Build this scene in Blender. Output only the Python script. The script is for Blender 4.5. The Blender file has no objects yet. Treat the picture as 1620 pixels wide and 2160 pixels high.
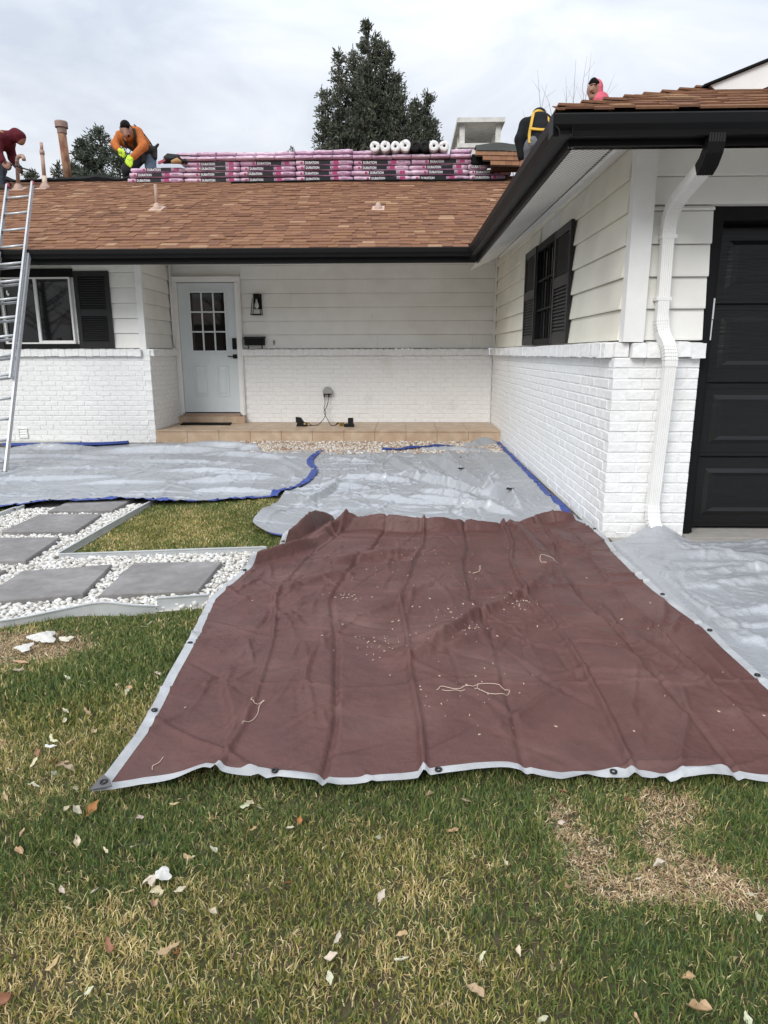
import bpy, math, random
import numpy as np
from mathutils import Matrix, Vector

SC = bpy.context.scene
COL = SC.collection
R = math.radians
rnd = random.Random(7)
rng = np.random.default_rng(11)

# ------------------------------------------------------------------ camera
cd = bpy.data.cameras.new('camera')
cam = bpy.data.objects.new('camera', cd); COL.objects.link(cam)
def cam_axes(p, y, r):
    f = np.array([math.sin(y)*math.cos(p), math.cos(y)*math.cos(p), -math.sin(p)])
    rt = np.array([math.cos(y), -math.sin(y), 0.]); up = np.cross(rt, f)
    c, s = math.cos(r), math.sin(r)
    return c*rt+s*up, -s*rt+c*up, f
_r, _u, _f = cam_axes(.2291, -.0287, -.0021)
cam.matrix_world = Matrix(((_r[0], _u[0], -_f[0], 0), (_r[1], _u[1], -_f[1], 0), (_r[2], _u[2], -_f[2], 1.2871), (0, 0, 0, 1)))
cd.sensor_fit = 'VERTICAL'; cd.sensor_height = 24; cd.lens = 24*1434.64/2160
cd.clip_start = .05; cd.clip_end = 2000
SC.camera = cam

# ------------------------------------------------------------------ sky and sun (overcast)
SUN_EL, SUN_AZ = R(36), R(208)          # azimuth clockwise from +Y: behind the camera, a little to the left
W = bpy.data.worlds.new('World'); SC.world = W; W.use_nodes = True
nt = W.node_tree; nt.nodes.clear()
N = nt.nodes.new; L = nt.links.new
out = N('ShaderNodeOutputWorld'); bg = N('ShaderNodeBackground'); bg.inputs[1].default_value = .1
sky = N('ShaderNodeTexSky'); sky.sky_type = 'NISHITA'; sky.sun_disc = False
sky.sun_elevation = SUN_EL; sky.sun_rotation = SUN_AZ; sky.air_density = 1.0; sky.dust_density = 2.0
tc = N('ShaderNodeTexCoord'); mp = N('ShaderNodeMapping'); mp.inputs['Scale'].default_value = (1.2, 1.2, 3.2)
mp.inputs['Location'].default_value = (.3, .2, .55)
n1 = N('ShaderNodeTexNoise'); n1.inputs['Scale'].default_value = 2.6; n1.inputs['Detail'].default_value = 6; n1.inputs['Roughness'].default_value = .55
n1.inputs['Distortion'].default_value = .6
r1 = N('ShaderNodeValToRGB'); cr = r1.color_ramp
cr.elements[0].position = .33; cr.elements[0].color = (9.2, 9.95, 11.3, 1)
cr.elements[1].position = .66; cr.elements[1].color = (13.6, 14.0, 14.8, 1)
e = cr.elements.new(.5); e.color = (11.4, 12.1, 13.2, 1)
n2 = N('ShaderNodeTexNoise'); n2.inputs['Scale'].default_value = 1.3; n2.inputs['Detail'].default_value = 3
r2 = N('ShaderNodeMapRange'); r2.inputs[1].default_value = .3; r2.inputs[2].default_value = .55; r2.inputs[3].default_value = .84; r2.inputs[4].default_value = 1.0
mx = N('ShaderNodeMix'); mx.data_type = 'RGBA'
L(tc.outputs['Generated'], mp.inputs[0]); L(mp.outputs[0], n1.inputs['Vector']); L(mp.outputs[0], n2.inputs['Vector'])
L(n1.outputs['Fac'], r1.inputs[0]); L(n2.outputs['Fac'], r2.inputs[0])
L(r2.outputs[0], mx.inputs['Factor']); L(sky.outputs[0], mx.inputs['A']); pass
# overcast luminance: the zenith is brighter than the horizon, (1 + 2 sin h) / 3
sp = N('ShaderNodeSeparateXYZ'); L(tc.outputs['Generated'], sp.inputs[0])
cl = N('ShaderNodeClamp'); L(sp.outputs['Z'], cl.inputs[0])
ov = N('ShaderNodeMath'); ov.operation = 'MULTIPLY_ADD'; ov.inputs[1].default_value = .667; ov.inputs[2].default_value = .333; L(cl.outputs[0], ov.inputs[0])
mu = N('ShaderNodeMix'); mu.data_type = 'RGBA'; mu.blend_type = 'MULTIPLY'; mu.inputs['Factor'].default_value = 1
L(r1.outputs[0], mu.inputs['A']); L(ov.outputs[0], mu.inputs['B']); L(mu.outputs['Result'], mx.inputs['B'])
L(mx.outputs['Result'], bg.inputs[0]); L(bg.outputs[0], out.inputs[0])
sd = bpy.data.lights.new('sun', 'SUN'); sd.energy = 1.5; sd.angle = R(28); sd.color = (1, .97, .92)
so = bpy.data.objects.new('sun', sd); COL.objects.link(so)
_d = Vector((math.sin(SUN_AZ)*math.cos(SUN_EL), math.cos(SUN_AZ)*math.cos(SUN_EL), math.sin(SUN_EL)))
so.rotation_euler = _d.to_track_quat('Z', 'Y').to_euler()
so.location = _d*30
VS = SC.view_settings
VS.view_transform = 'Standard'; VS.look = 'None'; VS.gamma = 1; VS.use_curve_mapping = False
VS.exposure = 0.48

# ------------------------------------------------------------------ materials
def mat(name, col, rough=.6, var=.0, vs=8., bump=.0, bs=60., metal=0., spec=.5, col2=None, attr=None, objc=False,
        detail=4, stretch=(1, 1, 1), c2s=3., c2lo=.45, c2hi=.65, trans=0., bump2=0., bs2=8.):
    m = bpy.data.materials.new(name); m.use_nodes = True
    nt = m.node_tree; N = nt.nodes.new; L = nt.links.new
    b = nt.nodes['Principled BSDF']
    b.inputs['Roughness'].default_value = rough; b.inputs['Metallic'].default_value = metal
    b.inputs['Specular IOR Level'].default_value = spec
    geo = N('ShaderNodeNewGeometry'); mp = N('ShaderNodeMapping'); mp.inputs['Scale'].default_value = stretch
    L(geo.outputs['Position'], mp.inputs[0])
    def noise(s, d=detail):
        n = N('ShaderNodeTexNoise'); n.inputs['Scale'].default_value = s; n.inputs['Detail'].default_value = d
        L(mp.outputs[0], n.inputs['Vector']); return n
    if attr:
        a = N('ShaderNodeAttribute'); a.attribute_name = attr; c = a.outputs['Color']
    elif objc:
        a = N('ShaderNodeObjectInfo'); c = a.outputs['Color']
    else:
        a = N('ShaderNodeRGB'); a.outputs[0].default_value = (*col, 1); c = a.outputs[0]
    if col2:
        n = noise(c2s); mr = N('ShaderNodeMapRange'); mr.inputs[1].default_value = c2lo; mr.inputs[2].default_value = c2hi
        L(n.outputs['Fac'], mr.inputs[0]); x = N('ShaderNodeMix'); x.data_type = 'RGBA'
        L(mr.outputs[0], x.inputs['Factor']); L(c, x.inputs['A']); x.inputs['B'].default_value = (*col2, 1); c = x.outputs['Result']
    if var:
        n = noise(vs); mr = N('ShaderNodeMapRange'); mr.inputs[1].default_value = .3; mr.inputs[2].default_value = .7
        mr.inputs[3].default_value = 1-var; mr.inputs[4].default_value = 1+var
        L(n.outputs['Fac'], mr.inputs[0]); x = N('ShaderNodeMix'); x.data_type = 'RGBA'; x.blend_type = 'MULTIPLY'
        x.inputs['Factor'].default_value = 1; L(c, x.inputs['A']); L(mr.outputs[0], x.inputs['B']); c = x.outputs['Result']
    L(c, b.inputs['Base Color'])
    nrm = None
    for s, st, dist in ((bs, bump, .004), (bs2, bump2, .02)):
        if st:
            n = noise(s, 6); bp = N('ShaderNodeBump'); bp.inputs['Strength'].default_value = st; bp.inputs['Distance'].default_value = dist
            L(n.outputs['Fac'], bp.inputs['Height'])
            if nrm: L(nrm, bp.inputs['Normal'])
            nrm = bp.outputs[0]
    if nrm: L(nrm, b.inputs['Normal'])
    if trans:
        tr = N('ShaderNodeBsdfTranslucent'); L(c, tr.inputs[0]); ms = N('ShaderNodeMixShader'); ms.inputs[0].default_value = trans
        L(b.outputs[0], ms.inputs[1]); L(tr.outputs[0], ms.inputs[2]); L(ms.outputs[0], nt.nodes['Material Output'].inputs[0])
    return m

M = {}
M['brick'] = mat('white_painted_brick', (.86, .865, .86), .6, .04, 30, .7, 48, spec=.3, bump2=.5, bs2=17, col2=(.76, .755, .72), c2s=2.2, c2lo=.62, c2hi=.80)
M['mortar'] = mat('white_painted_mortar', (.80, .805, .80), .7, .06, 20, .4, 90)
M['siding'] = mat('white_lap_paint', (.84, .835, .80), .5, .03, 5, .12, 150, spec=.3, col2=(.78, .77, .72), c2s=1.1)
M['siding_cream'] = mat('cream_lap_paint', (.85, .82, .71), .5, .05, 3, .12, 150, spec=.3, col2=(.78, .75, .65), c2s=1.3)
M['trim'] = mat('white_trim', (.84, .84, .82), .45, .03, 10, .05, 80)
M['soffit'] = mat('soffit_white', (.85, .84, .80), .5, .03, 6)
M['black'] = mat('black_gutter', (.006, .006, .0065), .5, .1, 6, .03, 60, spec=.22)
M['black_matt'] = mat('black_shutter', (.007, .007, .008), .55, .1, 20, .06, 60, spec=.18)
M['garage'] = mat('black_garage_door', (.0055, .0057, .0065), .36, .25, 12, .5, 55, stretch=(.12, .12, 1.6), spec=.42)
M['glass'] = mat('dark_glass', (.008, .009, .010), .03, .2, 1.5, spec=.6)
M['door'] = mat('pale_blue_grey_door', (.66, .71, .73), .4, .02, 4)
M['tile'] = mat('beige_tile', (.47, .34, .235), .45, .09, 9, .06, 60, col2=(.55, .43, .31), c2s=5)
M['grout'] = mat('grout', (.32, .23, .16), .8)
M['step'] = mat('brown_step', (.33, .23, .17), .6, .1, 12)
M['shutter'] = mat('black_shutter_paint', (.016, .016, .017), .42, .1, 20, .05, 60, spec=.4)
M['rubber'] = mat('black_rubber', (.006, .006, .006), .8, .1, 60, .4, 200, spec=.15)
M['concrete'] = mat('concrete', (.36, .34, .31), .85, .1, 12, .3, 90)
M['paver'] = mat('grey_paver', (.20, .19, .185), .85, .12, 18, .5, 120, col2=(.26, .25, .245), c2s=4, bump2=.2, bs2=30)
M['soil'] = mat('lawn_soil', (.085, .066, .036), .95, .25, 30, .8, 60, col2=(.06, .07, .025), c2s=2.5)
M['gravelbed'] = mat('gravel_bed', (.50, .48, .44), .9, .2, 40, .6, 60)
M['stone'] = mat('white_stone', (.7, .7, .7), .6, .08, 60, .25, 120, attr='tint')
M['metal'] = mat('galvanised', (.60, .62, .63), .42, .10, 12, metal=.3)
M['alu'] = mat('aluminium', (.52, .53, .54), .42, .10, 30, .05, 90, metal=.45)
M['alu_dark'] = mat('aluminium_shade', (.45, .46, .47), .5, .1, 30, metal=.6)
M['shingle'] = mat('shingle', (.3, .17, .11), .95, .10, 55, .7, 260, spec=.1, objc=True)
M['shingle_far'] = mat('shingle_far', (.3, .17, .11), .95, .10, 55, .7, 260, spec=.1, attr='tint')
M['deck'] = mat('roof_deck', (.07, .045, .032), .95, .1, 20)
M['felt'] = mat('roofing_felt', (.012, .013, .013), .85, .2, 10, .3, 40, spec=.15)
M['felt_green'] = mat('dark_back_of_shingle', (.055, .06, .055), .9, .1, 20, .3, 60)
M['brown'] = mat('brown_tarp', (.106, .048, .042), .5, .14, 6, .16, 420, col2=(.140, .076, .067), c2s=2.2, c2lo=.5, c2hi=.75, spec=.32, bump2=.40, bs2=24)
M['hem'] = mat('white_grey_hem', (.43, .44, .45), .5, .12, 9, .2, 200, bump2=.4, bs2=18, col2=(.35, .36, .365), c2s=7)
M['silver'] = mat('silver_tarp', (.395, .41, .432), .33, .08, 2.2, .10, 300, spec=.6, metal=.2, bump2=.35, bs2=30, col2=(.36, .37, .385), c2s=3.5, c2lo=.5, c2hi=.75)
M['silver_dark'] = mat('silver_tarp_underside', (.30, .31, .33), .5)
M['blue'] = mat('blue_tarp_edge', (.035, .065, .27), .5, .12, 8, bump2=.3, bs2=20)
M['grommet'] = mat('dark_grommet', (.03, .03, .032), .35, metal=.6)
M['patch'] = mat('grey_corner_patch', (.10, .10, .104), .6)
M['grass'] = mat('grass_blades', (.1, .1, .1), .5, .0, attr='tint', trans=.28, spec=.3)
M['leaf'] = mat('dry_leaf', (.6, .5, .36), .75, .14, 60, .3, 90, objc=True, trans=.15)
M['pink'] = mat('pink_wrap', (.56, .335, .475), .32, .10, 9, bump2=.8, bs2=22, col2=(.74, .56, .67), c2s=2.6, c2lo=.40, c2hi=.62)
M['pinkpale'] = mat('pale_pink_wrap', (.60, .39, .53), .34, .10, 9, bump2=.9, bs2=20, col2=(.74, .56, .67), c2s=3.2, c2lo=.42, c2hi=.64)
M['print_black'] = mat('black_print', (.008, .008, .010), .4, spec=.3)
M['magenta'] = mat('magenta_print', (.36, .026, .125), .4)
M['redprint'] = mat('red_print', (.35, .03, .06), .4)
M['whiteprint'] = mat('white_print', (.75, .72, .74), .4)
M['greyprint'] = mat('grey_print', (.30, .20, .27), .4)
M['roll'] = mat('white_roll', (.78, .78, .78), .45, .06, 20, bump2=.5, bs2=30)
M['rollblack'] = mat('black_roll', (.007, .007, .007), .6, .2, 30, bump2=.4, bs2=30, spec=.2)
M['core'] = mat('roll_core', (.02, .018, .016), .9)
M['rust'] = mat('rusty_flue', (.34, .19, .11), .7, .2, 14, .4, 60, col2=(.16, .055, .025), c2s=6, c2lo=.5, c2hi=.62, stretch=(1, 1, .4))
M['fluecap'] = mat('flue_cap', (.27, .185, .15), .6, .2, 10, .3, 60)
M['pipe_tan'] = mat('tan_pipe', (.42, .29, .23), .65, .12, 16)
M['pipe_pale'] = mat('pale_pipe', (.66, .53, .42), .6, .05, 16)
M['flash'] = mat('pinkish_flashing', (.50, .35, .28), .7, .1, 16)
M['chimney'] = mat('white_chimney', (.62, .61, .57), .8, .1, 9, .3, 50, col2=(.40, .37, .33), c2s=4, c2lo=.6, c2hi=.75)
M['needle'] = mat('spruce_needles', (.05, .06, .04), .75, attr='tint', spec=.15)
M['bark'] = mat('bark', (.07, .055, .045), .9, .2, 20)
M['twig'] = mat('bare_twig', (.32, .27, .255), .9)
M['skin'] = mat('skin', (.29, .145, .095), .55, .05, 30)
M['hair'] = mat('black_hair', (.008, .007, .007), .8, spec=.1)
M['orange'] = mat('orange_fleece', (.47, .15, .045), .95, .16, 14, .4, 60, spec=.15, bump2=1.0, bs2=13)
M['jeans'] = mat('blue_jeans', (.12, .16, .21), .95, .16, 14, .4, 60, spec=.15, bump2=1.0, bs2=13)
M['jeans_grey'] = mat('grey_jeans', (.13, .135, .15), .95, .16, 14, .4, 60, spec=.15, bump2=1.0, bs2=13)
M['shadow_pants'] = mat('shadowed_trousers', (.018, .018, .022), .9, .1, 20)
M['maroon'] = mat('maroon_hoodie', (.105, .018, .026), .95, .16, 14, .4, 60, spec=.15, bump2=1.0, bs2=13)
M['pinkhood'] = mat('pink_hoodie', (.60, .125, .17), .95, .16, 14, .4, 60, spec=.15, bump2=1.0, bs2=13)
M['blackcoat'] = mat('black_jacket', (.012, .013, .014), .85, .1, 25, .3, 60, spec=.15)
M['glove'] = mat('neon_glove', (.55, .80, .03), .6, .05, 30)
M['glove_black'] = mat('black_glove', (.012, .012, .013), .7)
M['boot'] = mat('dark_boot', (.03, .024, .02), .8)
M['strap'] = mat('harness_strap', (.035, .032, .025), .8)
M['strap_y'] = mat('yellow_harness', (.60, .36, .03), .6)
M['strap_tan'] = mat('tan_harness', (.42, .24, .10), .7)
M['bulb'] = mat('clear_glass_bulb', (.6, .6, .58), .1)
M['outlet'] = mat('grey_outlet_cover', (.34, .35, .34), .4, .05, 30)
M['cable'] = mat('dark_cable', (.03, .028, .026), .6)
M['tool'] = mat('black_tool', (.010, .010, .010), .55, spec=.25)
M['tool_y'] = mat('yellow_tool', (.55, .36, .04), .5)
M['twine'] = mat('straw_twine', (.66, .53, .42), .8)
M['wood'] = mat('pale_wood', (.55, .38, .25), .8)
M['lampglass'] = mat('lamp_glass', (.42, .42, .40), .08)
M['dirtwood'] = mat('white_board', (.62, .62, .57), .8, .1, 12)

# ------------------------------------------------------------------ building helpers
def put(o, label=None, cat=None, group=None, kind=None):
    if label: o['label'] = label
    if cat: o['category'] = cat
    if group: o['group'] = group
    if kind: o['kind'] = kind
    return o
WL = {}
def wloc(o): return WL.get(o.name, (0, 0, 0)) if o else (0, 0, 0)
def link(name, me, parent=None, loc=(0, 0, 0), rot=None, scale=None):
    o = bpy.data.objects.new(name, me); COL.objects.link(o)
    p = wloc(parent)
    if parent: o.parent = parent
    o.location = (loc[0]-p[0], loc[1]-p[1], loc[2]-p[2])
    if rot: o.rotation_euler = rot
    if scale: o.scale = scale
    WL[o.name] = tuple(loc)
    return o
def empty(name, label, cat, loc=(0, 0, 0), group=None):
    o = link(name, None, None, loc); o.empty_display_size = .1
    return put(o, label, cat, group)

class MB:
    """collects faces of one mesh, in world coordinates"""
    def __init__(s): s.v = []; s.f = []; s.m = []; s.t = []
    def quadf(s, vs, faces, mi=0, tint=None):
        o = len(s.v); s.v += [tuple(map(float, q)) for q in vs]
        for f in faces: s.f.append(tuple(o+i for i in f)); s.m.append(mi); s.t.append(tint)
        return s
    def box(s, x0, x1, y0, y1, z0, z1, mi=0, tint=None):
        return s.quadf([(x0, y0, z0), (x1, y0, z0), (x1, y1, z0), (x0, y1, z0), (x0, y0, z1), (x1, y0, z1), (x1, y1, z1), (x0, y1, z1)],
                       [(0, 3, 2, 1), (4, 5, 6, 7), (0, 1, 5, 4), (1, 2, 6, 5), (2, 3, 7, 6), (3, 0, 4, 7)], mi, tint)
    def prism(s, poly, a, b, mi=0, tint=None):
        """poly: list of 3-d points; extruded by the vector from a to b"""
        n = len(poly); d = np.array(b, float)-np.array(a, float)
        vs = [tuple(p) for p in poly]+[tuple(np.array(p)+d) for p in poly]
        return s.quadf(vs, [tuple(range(n))[::-1], tuple(range(n, 2*n))]+[(i, (i+1) % n, n+(i+1) % n, n+i) for i in range(n)], mi, tint)
    def slab(s, poly, t, mi=0, tint=None):
        return s.prism(poly, (0, 0, 0), (0, 0, -t), mi, tint)
    def tube(s, path, r, n=8, mi=0, cap=True):
        P = [np.array(p, float) for p in path]; rs = r if isinstance(r, (list, tuple)) else [r]*len(P)
        vs = []; ref = np.array([0.13, .21, .97])
        for i, p in enumerate(P):
            t = P[min(i+1, len(P)-1)]-P[max(i-1, 0)]; t = t/(np.linalg.norm(t)+1e-9)
            a = np.cross(t, ref); 
            if np.linalg.norm(a) < .05: a = np.cross(t, (1, 0, 0))
            a /= np.linalg.norm(a); b = np.cross(t, a)
            for k in range(n):
                q = 2*math.pi*k/n; vs.append(p+rs[i]*(math.cos(q)*a+math.sin(q)*b))
        fs = [(i*n+k, i*n+(k+1) % n, (i+1)*n+(k+1) % n, (i+1)*n+k) for i in range(len(P)-1) for k in range(n)]
        if cap: fs += [tuple(range(n))[::-1], tuple(range((len(P)-1)*n, len(P)*n))]
        return s.quadf(vs, fs, mi)
    def sweep(s, prof, path, side, mi=0):
        """prof: (a, b) pairs; a along 'side', b along side x tangent; closed profile"""
        P = [np.array(p, float) for p in path]; sd = np.array(side, float); n = len(prof); vs = []
        for i, p in enumerate(P):
            t = P[min(i+1, len(P)-1)]-P[max(i-1, 0)]; t = t/np.linalg.norm(t)
            b = np.cross(sd, t); b /= np.linalg.norm(b)
            for (u, w) in prof: vs.append(p+u*sd+w*b)
        fs = [(i*n+k, i*n+(k+1) % n, (i+1)*n+(k+1) % n, (i+1)*n+k) for i in range(len(P)-1) for k in range(n)]
        fs += [tuple(range(n))[::-1], tuple(range((len(P)-1)*n, len(P)*n))]
        return s.quadf(vs, fs, mi)
    def lathe(s, c, prof, n=16, mi=0, axis='z'):
        vs = []
        for (r, h) in prof:
            for k in range(n):
                q = 2*math.pi*k/n; a, b = r*math.cos(q), r*math.sin(q)
                vs.append((c[0]+a, c[1]+b, c[2]+h) if axis == 'z' else (c[0]+a, c[1]+h, c[2]+b))
        m = len(prof)
        return s.quadf(vs, [(i*n+k, i*n+(k+1) % n, (i+1)*n+(k+1) % n, (i+1)*n+k) for i in range(m-1) for k in range(n)]
                       + [tuple(range(n))[::-1], tuple(range((m-1)*n, m*n))], mi)
    def mesh(s, name, mats, smooth=False, tint=False):
        me = bpy.data.meshes.new(name); me.from_pydata(s.v, [], s.f)
        for m in (mats if isinstance(mats, (list, tuple)) else [mats]): me.materials.append(M[m])
        me.polygons.foreach_set('material_index', s.m)
        if smooth: me.polygons.foreach_set('use_smooth', [True]*len(s.f))
        if tint:
            a = me.color_attributes.new('tint', 'FLOAT_COLOR', 'CORNER'); c = []
            for f, t in zip(s.f, s.t): c += list((*t, 1.))*len(f)
            a.data.foreach_set('color', c)
        me.update(); return me
    def build(s, name, mats, parent=None, smooth=False, tint=False, fix=True, **k):
        me = s.mesh(name, mats, smooth, tint)
        if fix:
            import bmesh
            bm = bmesh.new(); bm.from_mesh(me); bmesh.ops.recalc_face_normals(bm, faces=bm.faces); bm.to_mesh(me); bm.free()
        return put(link(name, me, parent) if not parent else _child(name, me, parent), **k)
def _child(name, me, parent):
    o = bpy.data.objects.new(name, me); COL.objects.link(o); o.parent = parent
    p = wloc(parent); o.location = (-p[0], -p[1], -p[2]); WL[o.name] = (0, 0, 0)
    return o
def npmesh(name, V, F, mats, tint=None, smooth=False, n=None):
    """fast mesh from numpy: V (n,3), F (m,k) all faces with k corners"""
    me = bpy.data.meshes.new(name); k = F.shape[1]
    me.vertices.add(len(V)); me.vertices.foreach_set('co', V.astype(np.float32).ravel())
    me.loops.add(F.size); me.loops.foreach_set('vertex_index', F.astype(np.int32).ravel())
    me.polygons.add(len(F)); me.polygons.foreach_set('loop_start', np.arange(0, F.size, k, dtype=np.int32))
    try: me.polygons.foreach_set('loop_total', np.full(len(F), k, dtype=np.int32))
    except Exception: pass
    me.update(calc_edges=True)
    for m in (mats if isinstance(mats, (list, tuple)) else [mats]): me.materials.append(M[m])
    if smooth: me.polygons.foreach_set('use_smooth', np.ones(len(F), bool))
    if tint is not None:
        a = me.color_attributes.new('tint', 'FLOAT_COLOR', 'POINT')
        a.data.foreach_set('color', np.c_[tint, np.ones(len(tint))].astype(np.float32).ravel())
    me.validate(); return me
def vnoise(x, y, s, seed):
    g = np.random.default_rng(seed).random((64, 64)); x = np.asarray(x)*s; y = np.asarray(y)*s
    i = np.floor(x).astype(int); j = np.floor(y).astype(int); a = x-i; b = y-j
    a = a*a*(3-2*a); b = b*b*(3-2*b); q = lambda p, r: g[p % 64, r % 64]
    return (q(i, j)*(1-a)+q(i+1, j)*a)*(1-b)+(q(i, j+1)*(1-a)+q(i+1, j+1)*a)*b
def fbm(x, y, s, seed, o=3):
    t = 0; w = 1; tw = 0
    for k in range(o): t = t+w*vnoise(x, y, s*2**k, seed+k); tw += w; w *= .5
    return t/tw

# ------------------------------------------------------------------ ground, driveway, beds (setting)
def sheet(name, poly, z, m, kind='structure'):
    return MB().quadf([(x, y, z) for x, y in poly], [tuple(range(len(poly)))]).build(name, m, kind=kind)
sheet('lawn_ground', [(-300, -300), (300, -300), (300, 300), (-300, 300)], 0, 'soil')
sheet('path_bed', [(-3.22, 3.02), (-1.94, 3.02), (-1.69, 3.17), (-1.25, 3.23), (-.93, 3.31), (-.85, 4.30), (-.945, 4.29), (-2.19, 4.12), (-2.18, 6.6), (-3.22, 6.6)], .004, 'gravelbed')
sheet('porch_bed', [(-2.6, 8.5), (1.42, 8.5), (1.42, 10.02), (-2.6, 10.02)], .004, 'gravelbed')
MB().box(1.46, 8.2, -3, 4.70, -.2, .012).build('driveway', 'concrete', kind='structure')
MB().box(1.999, 7.4, 4.702, 5.3, -.2, .018).build('garage_slab', 'concrete', kind='structure')

# ------------------------------------------------------------------ house
XG, YF, XGR, YB, YL, XL = 1.4187, 4.74, 1.995, 11.21, 10.0, -3.673
ZB, ZT, CP = 1.2563, 1.36, .0718
house = empty('house', 'white brick and lap siding ranch house with brown shingle roof and black trim', 'house')

# brick pieces: a few shared meshes, painted brick with chipped edges
def brick_mesh(i):
    r = random.Random(i); l, h, d, c = .1, .0318, .095, .0045
    j = lambda a: a+r.uniform(-.0012, .0012)
    vs = [(-l, 0+c, -h), (l, c, -h), (l, c, h), (-l, c, h), (-l+c, j(0), -h+c), (l-c, j(0), -h+c), (l-c, j(0), h-c), (-l+c, j(0), h-c), (-l, d, -h), (l, d, -h), (l, d, h), (-l, d, h)]
    fs = [(4, 5, 6, 7), (0, 1, 5, 4), (1, 2, 6, 5), (2, 3, 7, 6), (3, 0, 4, 7), (1, 0, 8, 9), (2, 1, 9, 10), (3, 2, 10, 11), (0, 3, 11, 8), (8, 11, 10, 9)]
    return vs, fs
BR = [brick_mesh(i) for i in range(6)]
BRM = []
for vs, fs in BR: BRM.append(MB().quadf(vs, fs).mesh('brick', 'brick'))
nbrick = 0
rest = MB()
def brick_wall(part, ox, oy, ang, length, ztop, zbot, single, start=lambda row: 0., endcut=lambda row: 0.):
    """bricks laid from (ox, oy) along the direction ang; front face on the line; single(s) says which are objects"""
    global nbrick
    ca, sa = math.cos(ang), math.sin(ang); row = 0; z = ztop-CP/2
    while z > zbot-.03:
        s = start(row); off = .2 if s > 0 or row % 2 == 0 else .1
        first = True
        while s < length-endcut(row)-.012:
            w = off if first else .2
            first = False
            e = min(s+w, length-endcut(row)); lw = e-s-.008
            if lw > .012:
                c = (s+e)/2; x, y = ox+ca*c, oy+sa*c; jit = rnd.uniform(-.0015, .0015)
                x += -sa*jit; y += ca*jit; k = rnd.randrange(6)
                zz = max(z, zbot+.01)
                if single(c) and nbrick < 300:
                    o = link('brick', BRM[k], part, (x, y, zz), (0, 0, ang), (lw/.2, 1, 1)); nbrick += 1
                else:
                    vs = [(x+ca*(v[0]*lw/.2)-sa*v[1], y+sa*(v[0]*lw/.2)+ca*v[1], zz+v[2]) for v in BR[k][0]]
                    rest.quadf(vs, BR[k][1])
            s = e
        row += 1; z -= CP
alt = lambda a, b: (lambda row: a if row % 2 == 0 else b)
# garage front pier, then garage side wall, porch back wall, recess return, bedroom front
pier = MB().box(XG+.0065, XGR-.005, YF+.0065, YF+.3, -.1, ZB).build('brick_wall', 'mortar', house, label='narrow brick pier beside the black garage door')
brick_wall(pier, XG, YF, 0, XGR-XG, ZB, .0, lambda s: True, alt(0, .0955))
gside = MB().box(XG+.0065, XG+.3, YF+.3, YB+.2, -.1, ZB).build('brick_wall', 'mortar', house, label='long brick side wall of the garage')
# direction towards the camera keeps the outer face on the left: laid from the back to the front
brick_wall(gside, XG, YB, -math.pi/2, YB-YF, ZB, .0, lambda s: (YB-s) < 7.55, alt(0, .1), alt(.0955, 0))
porchwall = MB().box(-2.60, XG-.0005, YB+.0065, YB+.3, -.1, ZB).build('brick_wall', 'mortar', house, label='brick wall at the back of the porch')
brick_wall(porchwall, -2.60, YB, 0, XG+2.60, ZB, .183, lambda s: False, alt(0, .07))
ret = MB().box(XL-.3, XL-.0065, YL+.3, YB+.2, -.1, ZB).build('brick_wall', 'mortar', house, label='short brick return beside the front door')
brick_wall(ret, XL, YL, math.pi/2, YB-YL-.0, ZB, .0, lambda s: False, alt(0, .0955))
bed = MB().box(-9, XL-.0065, YL+.0065, YL+.3, -.1, ZB).build('brick_wall', 'mortar', house, label='brick wall under the bedroom window')
brick_wall(bed, -9, YL, 0, 9+XL, ZB, .0, lambda s: False, alt(0, .1), alt(0, .0955))
rest.build('brick', 'brick', house, kind='stuff')

# rowlock sill bricks on top of the brickwork
sb = []
for i in range(4):
    r = random.Random(50+i); q = lambda: r.uniform(-.004, .004)
    w, h0, d0, d1, c = .047, 0., -.055, .12, .005
    vs = [(-w, d0+q(), q()), (w, d0+q(), q()), (w, d1, .0), (-w, d1, .0), (-w+c, d0+c+q(), .096+q()), (w-c, d0+c+q(), .096+q()), (w-c, d1, .112), (-w+c, d1, .112)]
    sb.append(MB().quadf(vs, [(0, 3, 2, 1), (4, 5, 6, 7), (0, 1, 5, 4), (1, 2, 6, 5), (2, 3, 7, 6), (3, 0, 4, 7)]).mesh('sill_brick', 'brick'))
def ledge(label, ox, oy, ang, length, w=.1, z=ZB):
    ca, sa = math.cos(ang), math.sin(ang); n = max(1, round(length/w)); w = length/n
    # mortar core under the sill bricks, a little shorter than they are
    a = np.array([ox, oy]); d = np.array([ca, sa]); nn = np.array([-sa, ca])
    p = [a+d*.004-nn*.048, a+d*(length-.004)-nn*.048, a+d*(length-.004)+nn*.11, a+d*.004+nn*.11]
    core = MB().prism([(*p[0], z+.003), (*p[1], z+.003), (*p[2], z+.003), (*p[3], z+.003)], (0, 0, 0), (0, 0, .088)).build('brick_ledge', 'mortar', house, label=label)
    for i in range(n):
        c = (i+.5)*w
        link('sill_brick', sb[rnd.randrange(4)], core, (ox+ca*c, oy+sa*c, z+rnd.uniform(-.004, .004)), (0, 0, ang+rnd.uniform(-.03, .03)), ((w-.009)/.094, 1, 1))
ledge('sloping brick sill on the garage pier', 1.517, YF, 0, .49)
ledge('long brick sill along the garage side wall', XG, YB-.06, -math.pi/2, YB-.06-YF-.06)
ledge('brick sill along the back of the porch', -2.6, YB, 0, XG+2.6-.06)
ledge('brick sill beside the front door', XL, YL+.02, math.pi/2, YB-YL-.04)
ledge('brick sill under the bedroom window', -9, YL, 0, 9+XL-.11)
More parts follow.
